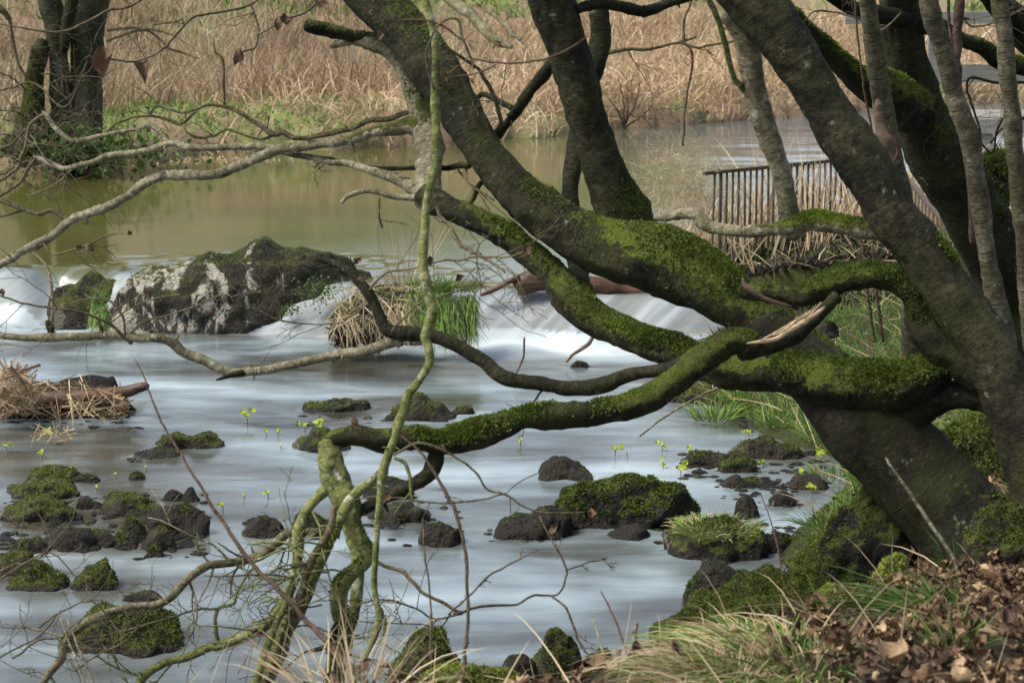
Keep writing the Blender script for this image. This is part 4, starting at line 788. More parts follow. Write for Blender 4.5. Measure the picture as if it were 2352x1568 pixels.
B(TW3,[(1350,148,8),(1372,135,9),(1400,122,9),(1440,114,8),(1500,112,7),(1540,102,6),(1562,98,6),(1600,85,5)],9,9,'twig',.6,'twig',wob=.4,twigs=2,tl=.2)
B(TW3,[(1562,98,6),(1600,110,6),(1640,102,6),(1690,95,5)],9,9,'twig',.5,'twig',wob=.4,twigs=2,tl=.2)
TW4=empty('hanging_twig',at(-10,200,7.2),'tangle of thin bare twigs reaching in from the left edge above the water','twig')
for k in range(7):
    rr_=np.random.default_rng(k+40); v=rr_.uniform(180,420); 
    B(TW4,[(-40,v,6),(20,v-20*rr_.random(),5),(80,v+rr_.uniform(-50,30),4),(150,v+rr_.uniform(-80,40),3),(200,v+rr_.uniform(-90,60),2)],7.2,7.1,'twig',.1,'twig',wob=.8,twigs=5,tl=.2)
# canes
def cane(label,pts,y0,y1,mat='redtwig',tw=0,nm='cane',cat='cane'):
    p=at(pts[-1][0],pts[-1][1],y1); e=empty(nm,p,label,cat); B(e,pts,y0,y1,mat,0,'stem',wob=.5,twigs=tw,tl=.08); return e
cane('long straight brown cane slanting from the log down across the drooping shoots',[(310,825,2.5),(330,865,3.5),(345,905,4),(372,970,5),(395,1010,6),(420,1050,6),(480,1150,8),(530,1225,9),(580,1295,10),(640,1355,11),(700,1420,12),(760,1480,13),(830,1560,14),(870,1620,14)],4.9,4.3)
cane('tall dark arching cane standing in the dry grass at the bottom centre',[(920,1000,3),(960,1032,5),(1000,1088,7),(1035,1150,9),(1055,1200,9),(1067,1260,9),(1073,1320,9),(1074,1400,9),(1070,1470,10),(1064,1530,11),(1055,1600,12)],4.6,4.3)
cane('shorter thin cane standing left of the tall arching cane',[(972,1215,6),(973,1250,4),(978,1290,5),(986,1340,5),(990,1400,5),(989,1460,5),(991,1530,5),(992,1590,6)],4.6,4.4)
cane('bare pale cane leaning in front of the trunk at lower right',[(2035,1050,5),(2055,1085,7),(2085,1125,8),(2115,1170,9),(2150,1220,9),(2178,1260,9),(2195,1295,9),(2204,1340,8)],4.75,4.7,'pale')
cane('thin stick propped in the water below the broken limb',[(1468,1002,5),(1485,988,5),(1530,955,6),(1580,925,6),(1620,903,7),(1670,885,7),(1740,870,7)],8.2,8.4,'pale')
cane('dark thin upright stem among the stubble at the bottom, right of the domed rock',[(1380,1357,3),(1400,1395,5),(1420,1440,6),(1440,1500,6),(1455,1560,6),(1462,1610,6)],4.5,4.3)
cane('white bleached twig standing right of the domed rock',[(1360,1415,3),(1372,1450,5),(1380,1480,5),(1392,1515,6),(1398,1545,6),(1402,1590,6)],4.5,4.3,'pale')
cane('fine forked weed stem in front of the mossy boulders at right',[(1745,1130,2),(1765,1180,3),(1780,1230,4),(1793,1290,5),(1800,1340,5),(1830,1380,5),(1850,1410,5)],4.8,4.7,'redtwig',3)
for i,(lab,u,v,u2,v2) in enumerate([('left of two thin straw stalks crossing at the lower left corner',140,1418,205,1600),('right of two thin straw stalks crossing at the lower left corner',154,1421,228,1600)]):
    cane(lab,[(u,v,5),((u+u2)/2,(v+v2)/2,6),(u2,v2,6)],4.6,4.5,'stub' if 0 else 'pale')
for lab,u,u2 in [('left stem of a dark upright pair behind the arching limb',1982,2000),('right stem of a dark upright pair behind the arching limb',2003,2020)]:
    cane(lab,[(u,560,6),(u+6,640,7),(u2-4,700,8),(u2+8,785,8)],8.3,8.3,'redtwig')
# broken reed stubs at the bottom
for i,(lab,u,v) in enumerate([('cut hollow reed stub, thickest of the stubs at the bottom edge',1415,1490),('tallest broken reed stub of the bottom stubble, bent over at its tip',1455,1430)]):
    cane(lab,[(u+8,v,10),(u+5,v+15,13),(u,v+60,13),(u-6,1620,14)],4.35,4.3,'stub2' if 0 else 'pale')
# ---------------------------------------------------------------- logs and sticks
lg=empty('floating_log',onz(1335,680,UZ),'rusty brown log lying on the lip of the weir behind the mossy limb','log')
C,Rr=trace([(1185,655,42),(1200,655,48),(1260,655,50),(1330,660,48),(1400,664,46),(1480,668,42),(1560,668,36),(1600,668,25)],12.55,12.65,.5,4)
V,F,F3,bc,ms,dr=tube(C,Rr,20,0,.3,8); MB().add(V,F4=F,F3=F3).build('log',M['log'],lg)
def stick(label,pts,Y,mat='log',name='stick',Y2=None):
    C,Rr=trace(pts,Y,Y2 or Y,.4,int(pts[0][0])); V,F,F3,bc,ms,dr=tube(C,Rr,10,0,.15,8); org=C.mean(0)
    o=MB().add(V,F4=F,F3=F3,bc=bc,moss=ms).build(name,M[mat],None,org); return tag(o,label,name.replace('_',' '))
stick('dark stick poking up from the water against the rusty log',[(1105,677,8),(1130,668,12),(1160,650,13),(1190,634,13)],12.5)
stick('orange-brown stick standing in the white cascade',[(1300,832,5),(1320,812,8),(1345,792,10),(1366,770,9)],11.8,'stub')
stick('thin dark twig sticking out of the foam in front of the cascade',[(1180,870,3),(1192,845,4),(1202,820,5),(1205,775,5)],11.3,'redtwig')
stick('smooth driftwood log with a pale cut end on the straw heap at left',[(-40,935,40),(30,925,44),(100,918,46),(180,915,44),(240,910,42),(290,900,30),(325,888,24),(342,884,18)],10.55,'log','driftwood_log')
stick('small dark drift stub under the end of the driftwood log',[(240,925,30),(265,935,26),(285,945,18),(292,960,10)],10.4,'log','drift_stub')
# ---------------------------------------------------------------- straw heaps, grass
def world_tufts(c,n,rad,h,spread,rnd,r,segs=3,wd=.004,droop=.3,ell=1.0):
    a=r.uniform(0,6.283,n); q=np.sqrt(r.random(n)); b=np.stack([c[0]+rad*q*np.cos(a),c[1]+rad*ell*q*np.sin(a),np.full(n,c[2])],-1)
    L=h*(.5+.6*r.random(n)); ph=a+r.normal(0,.5,n)
    d=np.stack([np.cos(ph)*q*spread,np.sin(ph)*q*spread,np.ones(n)],-1)+r.normal(0,.15,(n,3)); d/=np.linalg.norm(d,axis=1)[:,None]; d*=L[:,None]
    return b,d,wd*(.6+.8*r.random(n)),r.normal(0,.06,(n,3))*L[:,None],np.clip(rnd+r.normal(0,.22,n),0,1),droop
def tuft(label,c,n,rad,h,spread,mat='grass',rnd=.5,wd=.004,droop=.35,seed=0,name='grass_tuft',cat='grass tuft',group=None,extra=None,ell=1.0,lean=None):
    r=np.random.default_rng(seed+int(abs(c[0])*1000)); b,d,w_,be,rn,dr=world_tufts(c,n,rad,h,spread,rnd,r,wd=wd,droop=droop,ell=ell)
    if lean is not None: d=d+np.array(lean)*np.linalg.norm(d,axis=1)[:,None]
    o=blades(b,d,w_,be,rn,4,droop=dr,r=r).build(name,M[mat],None,c); tag(o,label,cat,group or ('grass tufts on the near bank' if c[1]<7 else None))
    if extra: 
        b,d,w_,be,rn,dr=world_tufts(c,extra[1],rad,h*.9,spread,extra[2],r,wd=wd,droop=droop,ell=ell)
        if lean is not None: d=d+np.array(lean)*np.linalg.norm(d,axis=1)[:,None]
        blades(b,d,w_,be,rn,4,droop=dr,r=r).build('blades',M[extra[0]],o)
    return o
# heap by the driftwood log
r=np.random.default_rng(3)
def heap(label,u0,u1,v0,v1,Y,n,mat,L,name,cat,seed,zr=1.0,w_=.005,dep=.3,lie=1.2,tone=.5,kind=None,slope=0,darkmat=True):
    r=np.random.default_rng(seed); u=r.uniform(u0,u1,n); v=v1-(v1-v0)*r.random(n)**zr*(1-np.abs((u-(u0+u1)/2)/((u1-u0)/2))**3*.6)
    P=at(u,v,Y+r.uniform(-dep,dep,n)); d=r.normal(0,1,(n,3)); d[:,2]*=.45; d[:,2]-=.15; d/=np.linalg.norm(d,axis=1)[:,None]; d*=(L*(.3+r.random(n)))[:,None]
    o=blades(P-d/2,d,w_*(.5+r.random(n)),r.normal(0,.12,(n,3))*L,np.clip(tone+r.normal(0,.25,n),0,1),3,droop=.1,r=r).build(name,M[mat],None,P.mean(0))
    return tag(o,label,cat,None,kind)
hb=rock(-40,305,865,962,'dark rotten core under the straw heap of the driftwood log at left',.15,'flat',5,'rockb',0,z0=0,dep=.5,name='drift_mound',cat='mound')
heap('tangle of bleached straw caught round the driftwood log at the left edge',-30,290,875,958,10.4,230,'straw',.2,'straw_heap','straw',4,tone=.35,w_=.007,dep=.25)
heap('tall clot of brown straw at the left edge on top of the driftwood log',-30,75,840,940,10.35,330,'stalk',.18,'straw_clump','straw',14,w_=.012,dep=.15)
heap('small scatter of straw around a yellow leaf below the driftwood log',70,165,980,1008,9.3,60,'straw',.12,'straw_scatter','straw',24,w_=.005,dep=.15)
# grassy hummock beside the cascade
hum=rock(745,1098,640,797,'steep earthy hummock between the boulder and the cascade',.7,'round',6,'rockb',3500,.016,z0=0,dep=.7,name='grassy_hummock',cat='hummock',seed=44,prof=[.5,.8,.95,1,1,1,.98,.95,.9,.7])
heap('brown straw draped down the left side of the hummock by the cascade',765,935,655,785,12.1,170,'stalk',.16,'straw_drape','straw',34,w_=.007,dep=.12)
heap('dark rotten debris at the foot of the hummock by the cascade',770,890,700,795,12.05,420,'dark',.12,'debris','debris',35,w_=.012,dep=.1)
def drape(label,u0,u1,v0,v1,Y,n,mat,L,seed,name='grass_tuft',mess=0):
    r=np.random.default_rng(seed); u=r.uniform(u0,u1,n); v=r.uniform(v0,v1,n); P=at(u,v,Y-.1*r.random(n)-(.12*(v-v0)/(v1-v0)))
    d=np.stack([r.normal(.12,.25,n),r.normal(-.3,.15,n),-np.ones(n)*.8+(v<v0+(v1-v0)*.15)*1.2],-1)+r.normal(0,1,(n,3))*mess*np.array([1,.4,.6]); d/=np.linalg.norm(d,axis=1)[:,None]; d*=(L*(.5+r.random(n)))[:,None]
    o=blades(P,d,.005*(.6+r.random(n)),r.normal(0,.015,(n,3)),np.clip(.72+r.normal(0,.22,n),0,1),4,droop=.15,r=r).build(name,M[mat],None,P.mean(0)); return tag(o,label,'grass tuft')
drape('bright green grass hanging down the right side of the hummock over the cascade',1000,1092,660,755,12.12,1300,'grass',.1,1)
drape('shorter green grass on the crown of the hummock behind the pale branch',930,1030,650,735,12.15,900,'grass',.09,2)
drape('bright green grass at the left foot of the white-streaked boulder',208,246,690,725,12.75,500,'grass',.09,3)
drape('long straw and dead stems drooping over the front of the hummock beside the boulder',765,950,655,745,12.08,90,'straw',.14,5,'drooping_straw',.55)
drape('dark brown dead stems hanging under the straw beside the boulder',765,960,660,755,12.1,260,'stalk',.13,6,'dead_plant_tangle',.6)
tuft('tall dry reed stems standing on the hummock beside the pale branch',at(930,665,12.4),26,.1,.55,.5,'straw',.4,.005,.05,seed=9,name='dry_reeds',cat='reeds')
tuft('green grass cap on the dark rock right of the largest mossy rock',gr[1]+np.array([0,0,gr[4]*.85]),420,gr[2]*.42,.09,1.3,'grass',.75,.004,.5,seed=3,extra=('straw',160,.6))
# little yellow-green plants standing in the stream
PL=[(567,955,26,'broad yellow-green leaf standing alone in open water below the long pale branch'),(112,995,30,'largest yellow leaf plant, in front of the driftwood log'),(95,1040,16,'slim plant just below the largest yellow leaf plant'),(14,1022,20,'yellow plant at the very left edge below the driftwood log'),(611,990,13,'small bud-like plant left of a rounder yellow leaf, mid left stream'),(638,988,14,'round yellow leaf right of a small bud-like plant'),(645,1022,12,'tall thin seedling below the round yellow leaf'),(700,975,17,'yellow leaf plant left of the mossy rock behind the limb elbow'),(726,970,22,'double yellow leaf plant on the mossy rock behind the limb elbow'),(1195,1010,15,'small yellow plant alone under the middle of the mossy limb'),(1412,1030,22,'pale green plant right of the grey-black midstream stone, near its branchy neighbour'),(1440,1040,10,'short side sprout near the pale green plant of midstream'),(1520,1022,17,'upper of two plants above the largest mossy rock'),(1522,1060,17,'lower of two plants above the largest mossy rock'),(1562,1075,24,'leafy clump of green just right of the largest mossy rock'),(1581,1028,16,'yellow plant beside the low brown rock off the right bank'),(1752,1060,17,'yellow plant on the dark sloping rock'),(1840,1087,19,'yellow plant beside the flat black wet stone'),(1864,1118,20,'yellow plant in front of the flat black wet stone'),(511,1160,17,'light green plant right of the square block rock'),(560,1136,11,'small olive plant above the rough wet stone left of the shoots'),(615,1130,18,'pale green leaf near the small olive plant'),(163,1085,18,'cream leaf plant in front of the rearmost rock of the left group'),(265,1088,11,'thin yellow seedling behind the ridge-shaped rock'),(222,1118,13,'olive seedling left of the ridge-shaped rock'),(335,1072,10,'tiny yellow sprout near the tiny mossy stone'),(1885,1042,24,'light green leaf plant on the shore at the foot of the trunk'),(250,1180,12,'orange withered seedling on the ridge-shaped rock'),(1718,990,14,'small green sprout at the back of the dark sloping rock'),(78,1122,14,'pale leaf plant on the wide flat-topped dark rock')]
for i,(u,v,s,lab) in enumerate(PL):
    r=np.random.default_rng(i+500); b=onz(u,v+s*.8,0.0 if v<1400 else .5); Yp=b[1]; sc=s*Yp/FV
    e=empty('water_plant',b,lab,'plant','young plants growing up through the stream'); h=(s*.75)*Yp/FV*1.0
    C=np.array([b+np.array([0,0,-.03]),b+np.array([.1*h,0,h*.5]),b+np.array([0,0,h])]); C=catmull(C,6)
    V,F,F3,bc,ms,_=tube(C,np.full(6,.0022),5,0,0); MB().add(V,F4=F,F3=F3,rnd=np.full(len(V),.1)).build('stem',M['straw' if i%3 else 'stalk'],e)
    for k in range(1 if s<14 else 2 if i%2 else 3):
        P_,F_=leafshape(r,sc*.8); P_=P_*np.array([1.25,1,1]); P_=P_@rotm(r,.5).T@np.array([[1,0,0],[0,.8,.6],[0,-.6,.8]])
        P_=P_+C[-1]+r.normal(0,.25,3)*sc*(1 if k else 0)*np.array([1.5,1,1])+np.array([0,0,sc*.15])
        MB().add(P_,F4=F_,rnd=np.full(30,.1 if lab.startswith('orange') else .55)+r.normal(0,.1,30)).build('leaf',M['dleaf' if lab.startswith('orange') else 'yleaf'],e)
# ---------------------------------------------------------------- fence
def barp(mb,a,b,w,d=None,jit=0):
    a=np.array(a,float); b=np.array(b,float); C=np.linspace(a,b,4); V,F,F3,bc,ms,_=tube(C,np.full(4,w/2),6,0,.1,int(abs(a[0])*999)); mb.add(V,F4=F,F3=F3)
zt=.985
A0=at(1628,388,12.85); A0[2]=zt; A1=np.array([2.45,13.9,zt]); A2=np.array([2.13,10.2,zt])
FE=empty('iron_railing',(A0[0],A0[1],.4),'rusty low iron railing of thin close bars behind the right stems','railing')
mb=MB()
for a,b in ((A0,A1),(A1,A2)):
    d=(b-a)/np.linalg.norm(b-a); s=np.array([-d[1],d[0],0])*.012; u_=np.array([0,0,.01]); a=a-d*.04
    V=np.array([a-s-u_,a+s-u_,a+s+u_,a-s+u_,b-s-u_,b+s-u_,b+s+u_,b-s+u_]); F=np.array([[0,1,2,3],[7,6,5,4],[0,4,5,1],[1,5,6,2],[2,6,7,3],[3,7,4,0]])
    mb=MB().add(V,F4=F); mb.build('rail',M['iron'],FE,smooth=False)
r=np.random.default_rng(8)
for i in range(31):
    p=A0+(A1-A0)*(i+1.0)/31.5; mb=MB(); q=p+np.array([r.normal(0,.004),r.normal(0,.01),0]); barp(mb,p-[0,0,.008],[q[0]+r.normal(0,.006),q[1],.25],.0165*(1.5 if i in(1,11) else 1)); mb.build('bar',M['iron'],FE)
for i in range(20):
    p=A1+(A2-A1)*(i+1.0)/20; mb=MB(); barp(mb,p-[0,0,.008],[p[0]+r.normal(0,.006),p[1],.2],.011); mb.build('bar',M['iron'],FE)
mb=MB(); V,F,F3,bc,ms,_=tube(np.linspace(A0+[.06,0,0],A0+[.06,0,.022],4),np.array([.02,.026,.022,.01]),12,0,0); MB().add(V,F4=F,F3=F3).build('cap',M['iron'],FE)
# ---------------------------------------------------------------- footbridge
def box(a,b):
    a=np.array(a,float);b=np.array(b,float); V=np.array([[x,y,z] for z in (a[2],b[2]) for y in (a[1],b[1]) for x in (a[0],b[0])])
    F=np.array([[0,2,3,1],[4,5,7,6],[0,1,5,4],[2,6,7,3],[0,4,6,2],[1,3,7,5]]); return V,F
FB=empty('footbridge',(4.2,20,.3),'weathered grey timber footbridge rails over the far water at upper right','footbridge')
def bx(name,a,b,mat='board'):
    V,F=box(a,b); V=V+np.random.default_rng(int(a[0]*10+a[2]*100)).normal(0,.004,V.shape); MB().add(V,F4=F).build(name,M[mat],FB,smooth=False)
Yb=20.0
def zb(v): return at(1176,v,Yb)[2]
bx('rail',(3.55,Yb,zb(189)),(12,Yb+.05,zb(150))); bx('rail',(3.1,Yb+.01,zb(54)),(12,Yb+.06,zb(28)))
bx('beam',(4.35,Yb-.1,zb(306)),(12,Yb+.12,zb(271)))
for u in (2268,2440): x=at(u,200,Yb)[0]; bx('post',(x-.05,Yb-.07,-.1),(x+.06,Yb+.07,zb(308)))
x=at(2440,200,Yb)[0]; bx('post',(x-.05,Yb+.07,.3),(x+.06,Yb+.19,zb(24)))
bx('post',(3.9,Yb+.07,-.1),(4.0,Yb+.17,zb(24)))
bx('deck',(4.3,Yb+.2,zb(290)),(12,Yb+1.3,zb(277)))
# ---------------------------------------------------------------- ground cover (nobody could count it)
nz=lambda x,y,s,f=1.0: vnoise(np.stack([x*f,y*f,0*x],-1),s)
def sc_blades(name,label,n,xr,yr,mask,L,wd,mat,rndf,droop=.2,spread=.35,seed=1,segs=3,bend=.1,cat='grass',lift=0,leanf=None):
    r=np.random.default_rng(seed); x=r.uniform(*xr,n); y=r.uniform(*yr,n); k=mask(x,y,r); x=x[k];y=y[k]; z=gh(x,y); n=len(x)
    Ls=L*(.45+.8*r.random(n))*(1+.45*nz(x,y,seed+70,1.3)); d=np.stack([r.normal(0,spread,n),r.normal(0,spread,n),np.ones(n)],-1)
    if leanf is not None: d=d+leanf(x,y,r)
    d/=np.linalg.norm(d,axis=1)[:,None]; d*=Ls[:,None]
    P=np.stack([x,y,z-.01+lift],-1)
    o=blades(P,d,wd*(.5+r.random(n)),r.normal(0,bend,(n,3))*Ls[:,None],np.clip(rndf(x,y,r),0,1),segs,droop=droop,r=r).build(name,M[mat],None,np.array([x.mean(),y.mean(),z.mean()]))
    return tag(o,label,cat,None,'stuff')
fd=lambda x,y: seg_dist(x,y,FPOLY)
nz=lambda x,y,s,f=1.0: vnoise(np.stack([x*f,y*f,0*x],-1),s)
uu=lambda x,y: x/y*FV*1.0+1176   # rough bearing, used only to place the plant zones
xa=lambda x,y: x+ (y-22)*0
# zones across the far bank by x: dead stalks (left), gold reeds (middle and right), green lawn behind
def m_stalk(x,y,r): f=fd(x,y); return (f>1.1+.5*nz(x,y,51,.6))&(nz(x,y,59,2.1)>-.55)&(f<9)&(r.random(len(x))<np.interp(x,[-8,-1.6,-.3,1,9],[1,1,.3,.12,.1]))&((f<6)|(nz(x,y,57,.4)<.1))
sc_blades('dead_stalks','dense brown dead weed stalks on the far bank left of the big limb',75000,(-6.5,8),(19,33),m_stalk,.5,.012,'stalk',lambda x,y,r:.5+.3*nz(x,y,52,.8)+r.normal(0,.27,len(x)),.25,.4,2,bend=.25,cat='weeds')
def m_reed(x,y,r): f=fd(x,y); return (f>-.05)&(f<np.interp(x,[-3,-1,.5,9],[2.2,5,6,7]))&(r.random(len(x))<np.interp(x,[-3.4,-1.9,-.8,9],[0,.35,1,1]))
sc_blades('dry_reeds','golden dry reeds bent over along the far waterline at centre and right',72000,(-3.4,9.5),(19,33),m_reed,.5,.014,'reed',lambda x,y,r:.5+.2*nz(x,y,53,.9)+r.normal(0,.22,len(x)),.55,.5,3,bend=.2,cat='reeds')
def m_fg(x,y,r): f=fd(x,y); return ((f>.0)&(f<1.9+.6*nz(x,y,54,.7))&(r.random(len(x))<np.interp(x,[-6,-1.8,-1,9],[1,1,.08,.08])))
sc_blades('bank_grass','rough green grass strip along the far waterline right of the old tree',19000,(-7,9),(18.6,27),m_fg,.2,.014,'grass',lambda x,y,r:.72+.3*nz(x,y,55,1.1)+r.normal(0,.2,len(x)),.4,.5,4)
def m_lawn(x,y,r): f=fd(x,y); return (f>6)&(f<22)&(nz(x,y,56,.35)>-.15)&(r.random(len(x))<.7)
sc_blades('slope_grass','green grass slope above the dead stalks at the top of the far bank',42000,(-9,10),(25,45),m_lawn,.3,.03,'grass',lambda x,y,r:.55+.3*nz(x,y,58,.5)+r.normal(0,.2,len(x)),.3,.5,5,2)
# right bank greens
rd=lambda x,y: seg_dist(x,y,RPOLY)
def litter_mask(x,y):
    return sstep(.5,.8,x+.12*vnoise(np.stack([x*4,y*4,0*x],-1),77))*(1-sstep(-.1,.2,y-(5.0+(x-.84)*1.25)))
sc_blades('shore_sedge','fine grass and sedge fringing the far waterline at left',7000,(-6.5,-1),(18.6,22.5),lambda x,y,r:(fd(x,y)>-.03)&(fd(x,y)<2.2),.13,.012,'grass',lambda x,y,r:.78+.25*nz(x,y,68,1.4)+r.normal(0,.2,len(x)),.4,.6,32)
rd=lambda x,y: seg_dist(x,y,RPOLY)
def m_rg(x,y,r): d=rd(x,y); return (d>np.where(y<9,.16,.03))&(nz(x,y,61,1.6)+.15*r.random(len(x))>-.35)
sc_blades('green_grass','fresh green grass beyond the leaning trunk on the right bank',48000,(.7,3.6),(7.2,13.5),m_rg,.11,.005,'grass',lambda x,y,r:.6+.3*nz(x,y,62,2)+r.normal(0,.15,len(x)),.45,.5,6,cat='grass')
def m_rs(x,y,r): d=rd(x,y); return (d>.0)
sc_blades('bank_straw','scattered straw and dead stems on the right bank below the railing',2600,(.8,3.6),(8.3,14.8),m_rs,.32,.006,'straw',lambda x,y,r:.45+r.normal(0,.25,len(x)),.2,1.6,7,cat='straw')
sc_blades('dark_leaf_mulch','black leaf mulch and roots on the bank below the iron railing',9000,(1.1,2.6),(11.6,13.6),lambda x,y,r:(rd(x,y)>-.1)&(y>11.9),.12,.022,'dark',lambda x,y,r:.5+r.normal(0,.3,len(x)),.3,.9,8,cat='mulch')
sc_blades('railing_reeds','pale dry reeds growing up around the iron railing',1500,(.75,3.0),(12.9,14.9),lambda x,y,r:r.random(len(x))<.9,.6,.007,'reed',lambda x,y,r:.6+r.normal(0,.2,len(x)),.25,.3,9,4,cat='reeds',lift=.05)
# fluffy seed plumes at the left end of the railing
r=np.random.default_rng(71); n=2600; c=at(1570,430,13.9); P=c+r.normal(0,1,(n,3))*np.array([.17,.12,.14])
d=r.normal(0,1,(n,3))*.06+np.array([-.02,0,-.02]); tag(blades(P,d,np.full(n,.0025),r.normal(0,.01,(n,3)),np.clip(.7+r.normal(0,.2,n),0,1),2,r=r).build('feathery_reeds',M['stalk'],None,c),'pale feathery seed heads hanging over the water left of the railing','reeds',None,'stuff')
tuft('tall drooping reed stems at the left end of the railing',np.array([c[0],c[1],.25]),60,.25,.75,.5,'reed',.6,.006,.15,seed=5,name='tall_reeds',cat='reeds')
sc_blades('ground_moss','low moss and tiny herbs covering the soil of the right bank',80000,(.1,2.9),(4.6,9.8),lambda x,y,r:(rd(x,y)>-.03)&(litter_mask(x,y)<.5),.028,.012,'moss',lambda x,y,r:.45+.3*nz(x,y,67,3)+r.normal(0,.18,len(x)),.3,.9,31,2,cat='moss')
# near bank
def nearm(x,y,r): return (rd(x,y)>.03)
def litter_mask(x,y):
    # thick leaves on the right, thinning to the left
    return sstep(.5,.8,x+.12*vnoise(np.stack([x*4,y*4,0*x],-1),77))*(1-sstep(-.1,.2,y-(5.0+(x-.84)*1.25)))
sc_blades('short_grass','short green grass between the leaves on the near bank',15000,(-.6,3.2),(3.4,6.6),lambda x,y,r:(rd(x,y)>.05)&(nz(x,y,63,2.2)>.0),.06,.003,'grass',lambda x,y,r:.5+.3*nz(x,y,64,2)+r.normal(0,.15,len(x)),.4,.6,10)
sc_blades('dry_grass_stems','loose dry grass stems lying over the near bank',1300,(-.8,3.0),(3.5,5.6),lambda x,y,r:(rd(x,y)>.05),.22,.003,'straw',lambda x,y,r:.6+r.normal(0,.2,len(x)),.35,1.3,12,4,cat='straw')
mb=MB(); r=np.random.default_rng(91); N=30000; x=r.uniform(-.7,3.0,N); y=r.uniform(3.3,7.2,N)
lm=litter_mask(x,y)*.95+.09; k=(rd(x,y)>.08)&(r.random(N)<lm); x=x[k];y=y[k]; z=gh(x,y)
lab_=[]
for i in range(len(x)):
    P_,F_=leafshape(r,r.uniform(.015,.043)*(1 if r.random()<.92 else 1.35),8); P_=P_@rotm(r,r.choice([.5,1.0,1.7])).T+np.array([x[i],y[i],z[i]+r.uniform(.008,.05)])
    t=np.clip(r.choice([.05,.3,.5,.7,1.0],p=[.16,.27,.27,.19,.11])+r.normal(0,.06),0,1)
    mb.add(P_,F4=F_,rnd=np.full(len(P_),t))
tag(mb.build('leaf_litter',M['dleaf'],None,(2,4.6,1.0)),'brown curled dead leaves carpeting the near right bank','leaf litter',None,'stuff')
def bigleaf(u,v,s,t,lab,lift=.02,seed=0):
    h_=hit(u,v); r=np.random.default_rng(seed+int(u)); P_,F_=leafshape(r,s); P_=P_@rotm(r,1.3).T+h_+np.array([0,0,lift])
    o=MB().add(P_,F4=F_,rnd=np.full(30,t)+r.normal(0,.03,30)).build('fallen_leaf',M['dleaf'],None,h_); tag(o,lab,'leaf')
for a in [(925,1512,.1,.85,'large orange-brown curled leaf, upper of the pair at the bottom left of the near bank'),(880,1545,.09,.8,'pale orange leaf at the very bottom below the large curled one'),(1990,1350,.11,.1,'darkest curled leaf standing on edge beside the yellow moss mound'),(2010,1335,.1,.55,'rusty leaf arched over the darkest curled leaf'),(2085,1310,.1,.95,'large pale tan leaf lying left of a shrivelled brown one'),(2110,1330,.09,.35,'shrivelled brown ribbed leaf at the tip of the pale cane'),(1825,1440,.07,.05,'very dark leaf hanging at the edge of the dry tuft'),(1862,1430,.06,.05,'small dark leaf beside the very dark leaf at the dry tuft'),(2050,1550,.1,.9,'golden oak-like leaf at the bottom edge'),(2250,1355,.1,.5,'reddish ribbed leaf among the litter at right'),(1350,1555,.07,.6,'reddish leaf at the bottom centre below the domed rock'),(1395,1560,.07,.7,'tan leaf at the bottom centre beside the reed stubs')]: bigleaf(*a)
def tf(lab,u,v,n,rad,h,sp,mat,rn,wd,dr,seed,extra=None,ell=1.0,lean=None):
    c=hit(u,v); return tuft(lab,c,n,rad,h,sp,mat,rn,wd,dr,seed,extra=extra,ell=ell,lean=lean)
tf('big tuft of dry straw-coloured grass sprawling left at the bottom of the near bank',1770,1530,280,.16,.17,1.7,'straw',.65,.0035,.45,1,extra=('grass',560,.65),lean=(-.55,-.1,0))
tf('lower left tuft of bleached grass at the bottom edge beside the broad mossy boulder',1640,1560,260,.12,.14,1.6,'straw',.6,.0035,.45,2,extra=('grass',120,.5),lean=(-.4,0,0))
tf('blue-green tuft of long grass blades leaning left among the litter',2160,1420,150,.08,.2,1.2,'grass',.3,.004,.4,3,lean=(-.7,-.1,0))
tf('small upright green tuft by the foot of the pale cane',2205,1310,70,.03,.14,.8,'grass',.35,.004,.2,4)
tf('green tuft with pointed blades in the litter near the right bottom',2190,1500,50,.05,.13,1.0,'grass',.5,.004,.3,5)
tf('dry grass tuft at the bottom beneath the arching cane',1010,1560,170,.14,.2,1.2,'straw',.6,.003,.35,6,extra=('grass',120,.5))
tf('thin dry grass tuft at the bottom left of the near bank',800,1590,90,.12,.24,1.2,'straw',.6,.003,.3,7)
tf('green arching blades on the mossy boulder behind the trunk foot',2290,1090,60,.08,.26,1.3,'grass',.45,.007,.5,8)
tf('grass tuft on the crest of the dark mossy hump',1900,1210,60,.09,.16,1.2,'grass',.45,.005,.4,9)
tf('grass clump in the dark hollow below the trunk',2110,1270,200,.14,.09,1.1,'grass',.4,.004,.4,10)
tf('dry and green grass fringe on the slope at the right edge',2330,1190,160,.14,.2,1.3,'straw',.5,.004,.4,11,extra=('grass',90,.4),lean=(-.5,0,0))
for i,(u,v,lab) in enumerate([(1640,960,'green waterside grass tuft right of the thin propped stick'),(1720,930,'green waterside grass tuft under the fork of the trunk'),(1800,975,'low grass tuft at the shore behind the dark sloping rock'),(1900,1010,'grass tuft on the shore against the trunk'),(1920,1110,'long green blades leaning out at the shore below the trunk')]):
    tuft(lab,onz(u,v,.02) if i<3 else hit(u,v),150,.12,.16,1.0,'grass',.65,.006,.35,20+i)
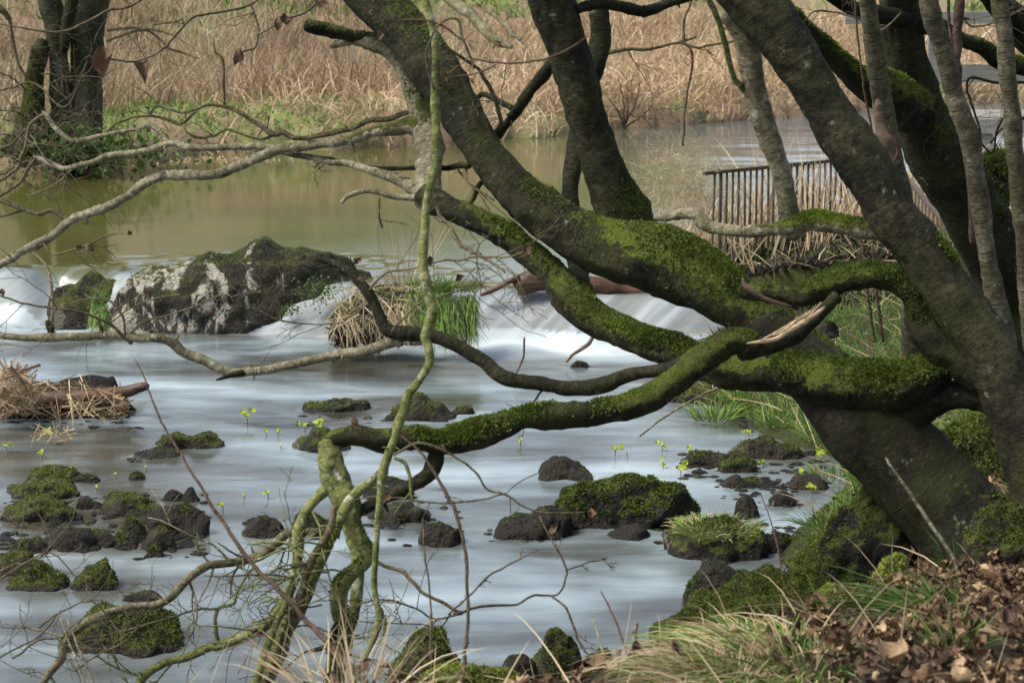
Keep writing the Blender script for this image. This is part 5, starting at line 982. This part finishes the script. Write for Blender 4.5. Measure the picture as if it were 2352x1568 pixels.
# ivy-like leaves at the old tree's foot and on the boulder
def leafmass(name,label,c,s,n,mat,size,seed,tone=.3):
    r=np.random.default_rng(seed); P=np.array(c)+r.normal(0,1,(n,3))*np.array(s); mb=MB()
    d=r.normal(0,1,(n,3)); d/=np.linalg.norm(d,axis=1)[:,None]; e=np.cross(d,r.normal(0,1,(n,3))); e/=np.linalg.norm(e,axis=1)[:,None]; L=size*(.5+r.random(n))[:,None]
    V=np.stack([P-d*L*.5,P+e*L*.4,P+d*L*.5,P-e*L*.4],1).reshape(-1,3); F=np.arange(4*n).reshape(-1,4); mb.add(V,F4=F,rnd=np.repeat(np.clip(tone+r.normal(0,.2,n),0,1),4))
    return tag(mb.build(name,M[mat],None,c,smooth=False),label,'ground ivy',None,'stuff')
leafmass('ivy','dark green ivy at the foot of the old tree on the far bank',at(190,345,18.75),(.38,.15,.1),1500,'grass',.05,1,.12)
leafmass('liverwort','bright small-leaved patch on the right face of the big boulder',at(735,668,12.72),(.07,.02,.05),500,'grass',.014,2,.2)
leafmass('liverwort','smaller fern-green patch low on the face of the big boulder',at(662,713,12.74),(.035,.02,.02),160,'grass',.014,3,.2)
leafmass('drift_foam','pale flecks of drift gathered along the far waterline at left',at(440,366,20.2),(.7,.2,.006),700,'straw',.022,4,.7)
leafmass('seedlings','tiny fresh green seedlings at the bottom of the near bank',hit(1010,1545)+np.array([0,0,.03]),(.1,.05,.02),160,'grass',.022,5,.45)
leafmass('seedlings','fresh green seedling clump right of the domed rock at the bottom',hit(1340,1560)+np.array([0,0,.05]),(.03,.03,.035),60,'yleaf',.022,6,.1)
# gravel and pebbles between the stones
r=np.random.default_rng(123); V0,F0=ico(2); mb=MB()
def peb(u0,u1,v0,v1,n,s0,s1):
    for k in range(n):
        u=r.uniform(u0,u1); v=r.uniform(v0,v1); p=onz(u,v,0); s=r.uniform(s0,s1)
        V=V0*(1+.25*vnoise(V0*1.7+k*3.1,k)[:,None])*np.array([s*r.uniform(.8,1.7),s*r.uniform(.7,1.2),s*r.uniform(.3,.7)])
        V=V+p-np.array([0,0,s*.12]); mb.add(V,F3=F0,moss=np.full(len(V),.0 if r.random()<.6 else .55)*np.clip(V0[:,2]+.3,0,1),wet=np.full(len(V),.8),lich=np.zeros(len(V)))
for a_ in [(0,180,1150,1215,40,.008,.03),(60,270,1190,1262,60,.008,.035),(180,480,1130,1200,50,.008,.03),(300,470,1210,1285,40,.008,.03),(0,60,1225,1262,25,.008,.03),(1560,1900,1040,1125,110,.008,.03),(1660,1840,1115,1165,40,.006,.02),(1500,1560,1195,1250,20,.008,.02),(1740,1860,1200,1280,60,.006,.025),(560,760,1190,1240,30,.008,.025),(300,420,1035,1062,18,.008,.022),(840,1060,1140,1262,40,.006,.02),(680,1050,940,985,30,.006,.02),(20,330,945,985,45,.006,.02),(1120,1320,1215,1245,25,.006,.02),(1700,1800,940,1000,40,.008,.03)]: peb(*a_)
tag(mb.build('gravel',M['rockb'],None,(0,9,0)),'wet black gravel and pebbles breaking the surface between the stones','gravel',None,'stuff')
build_water(ROCKS)
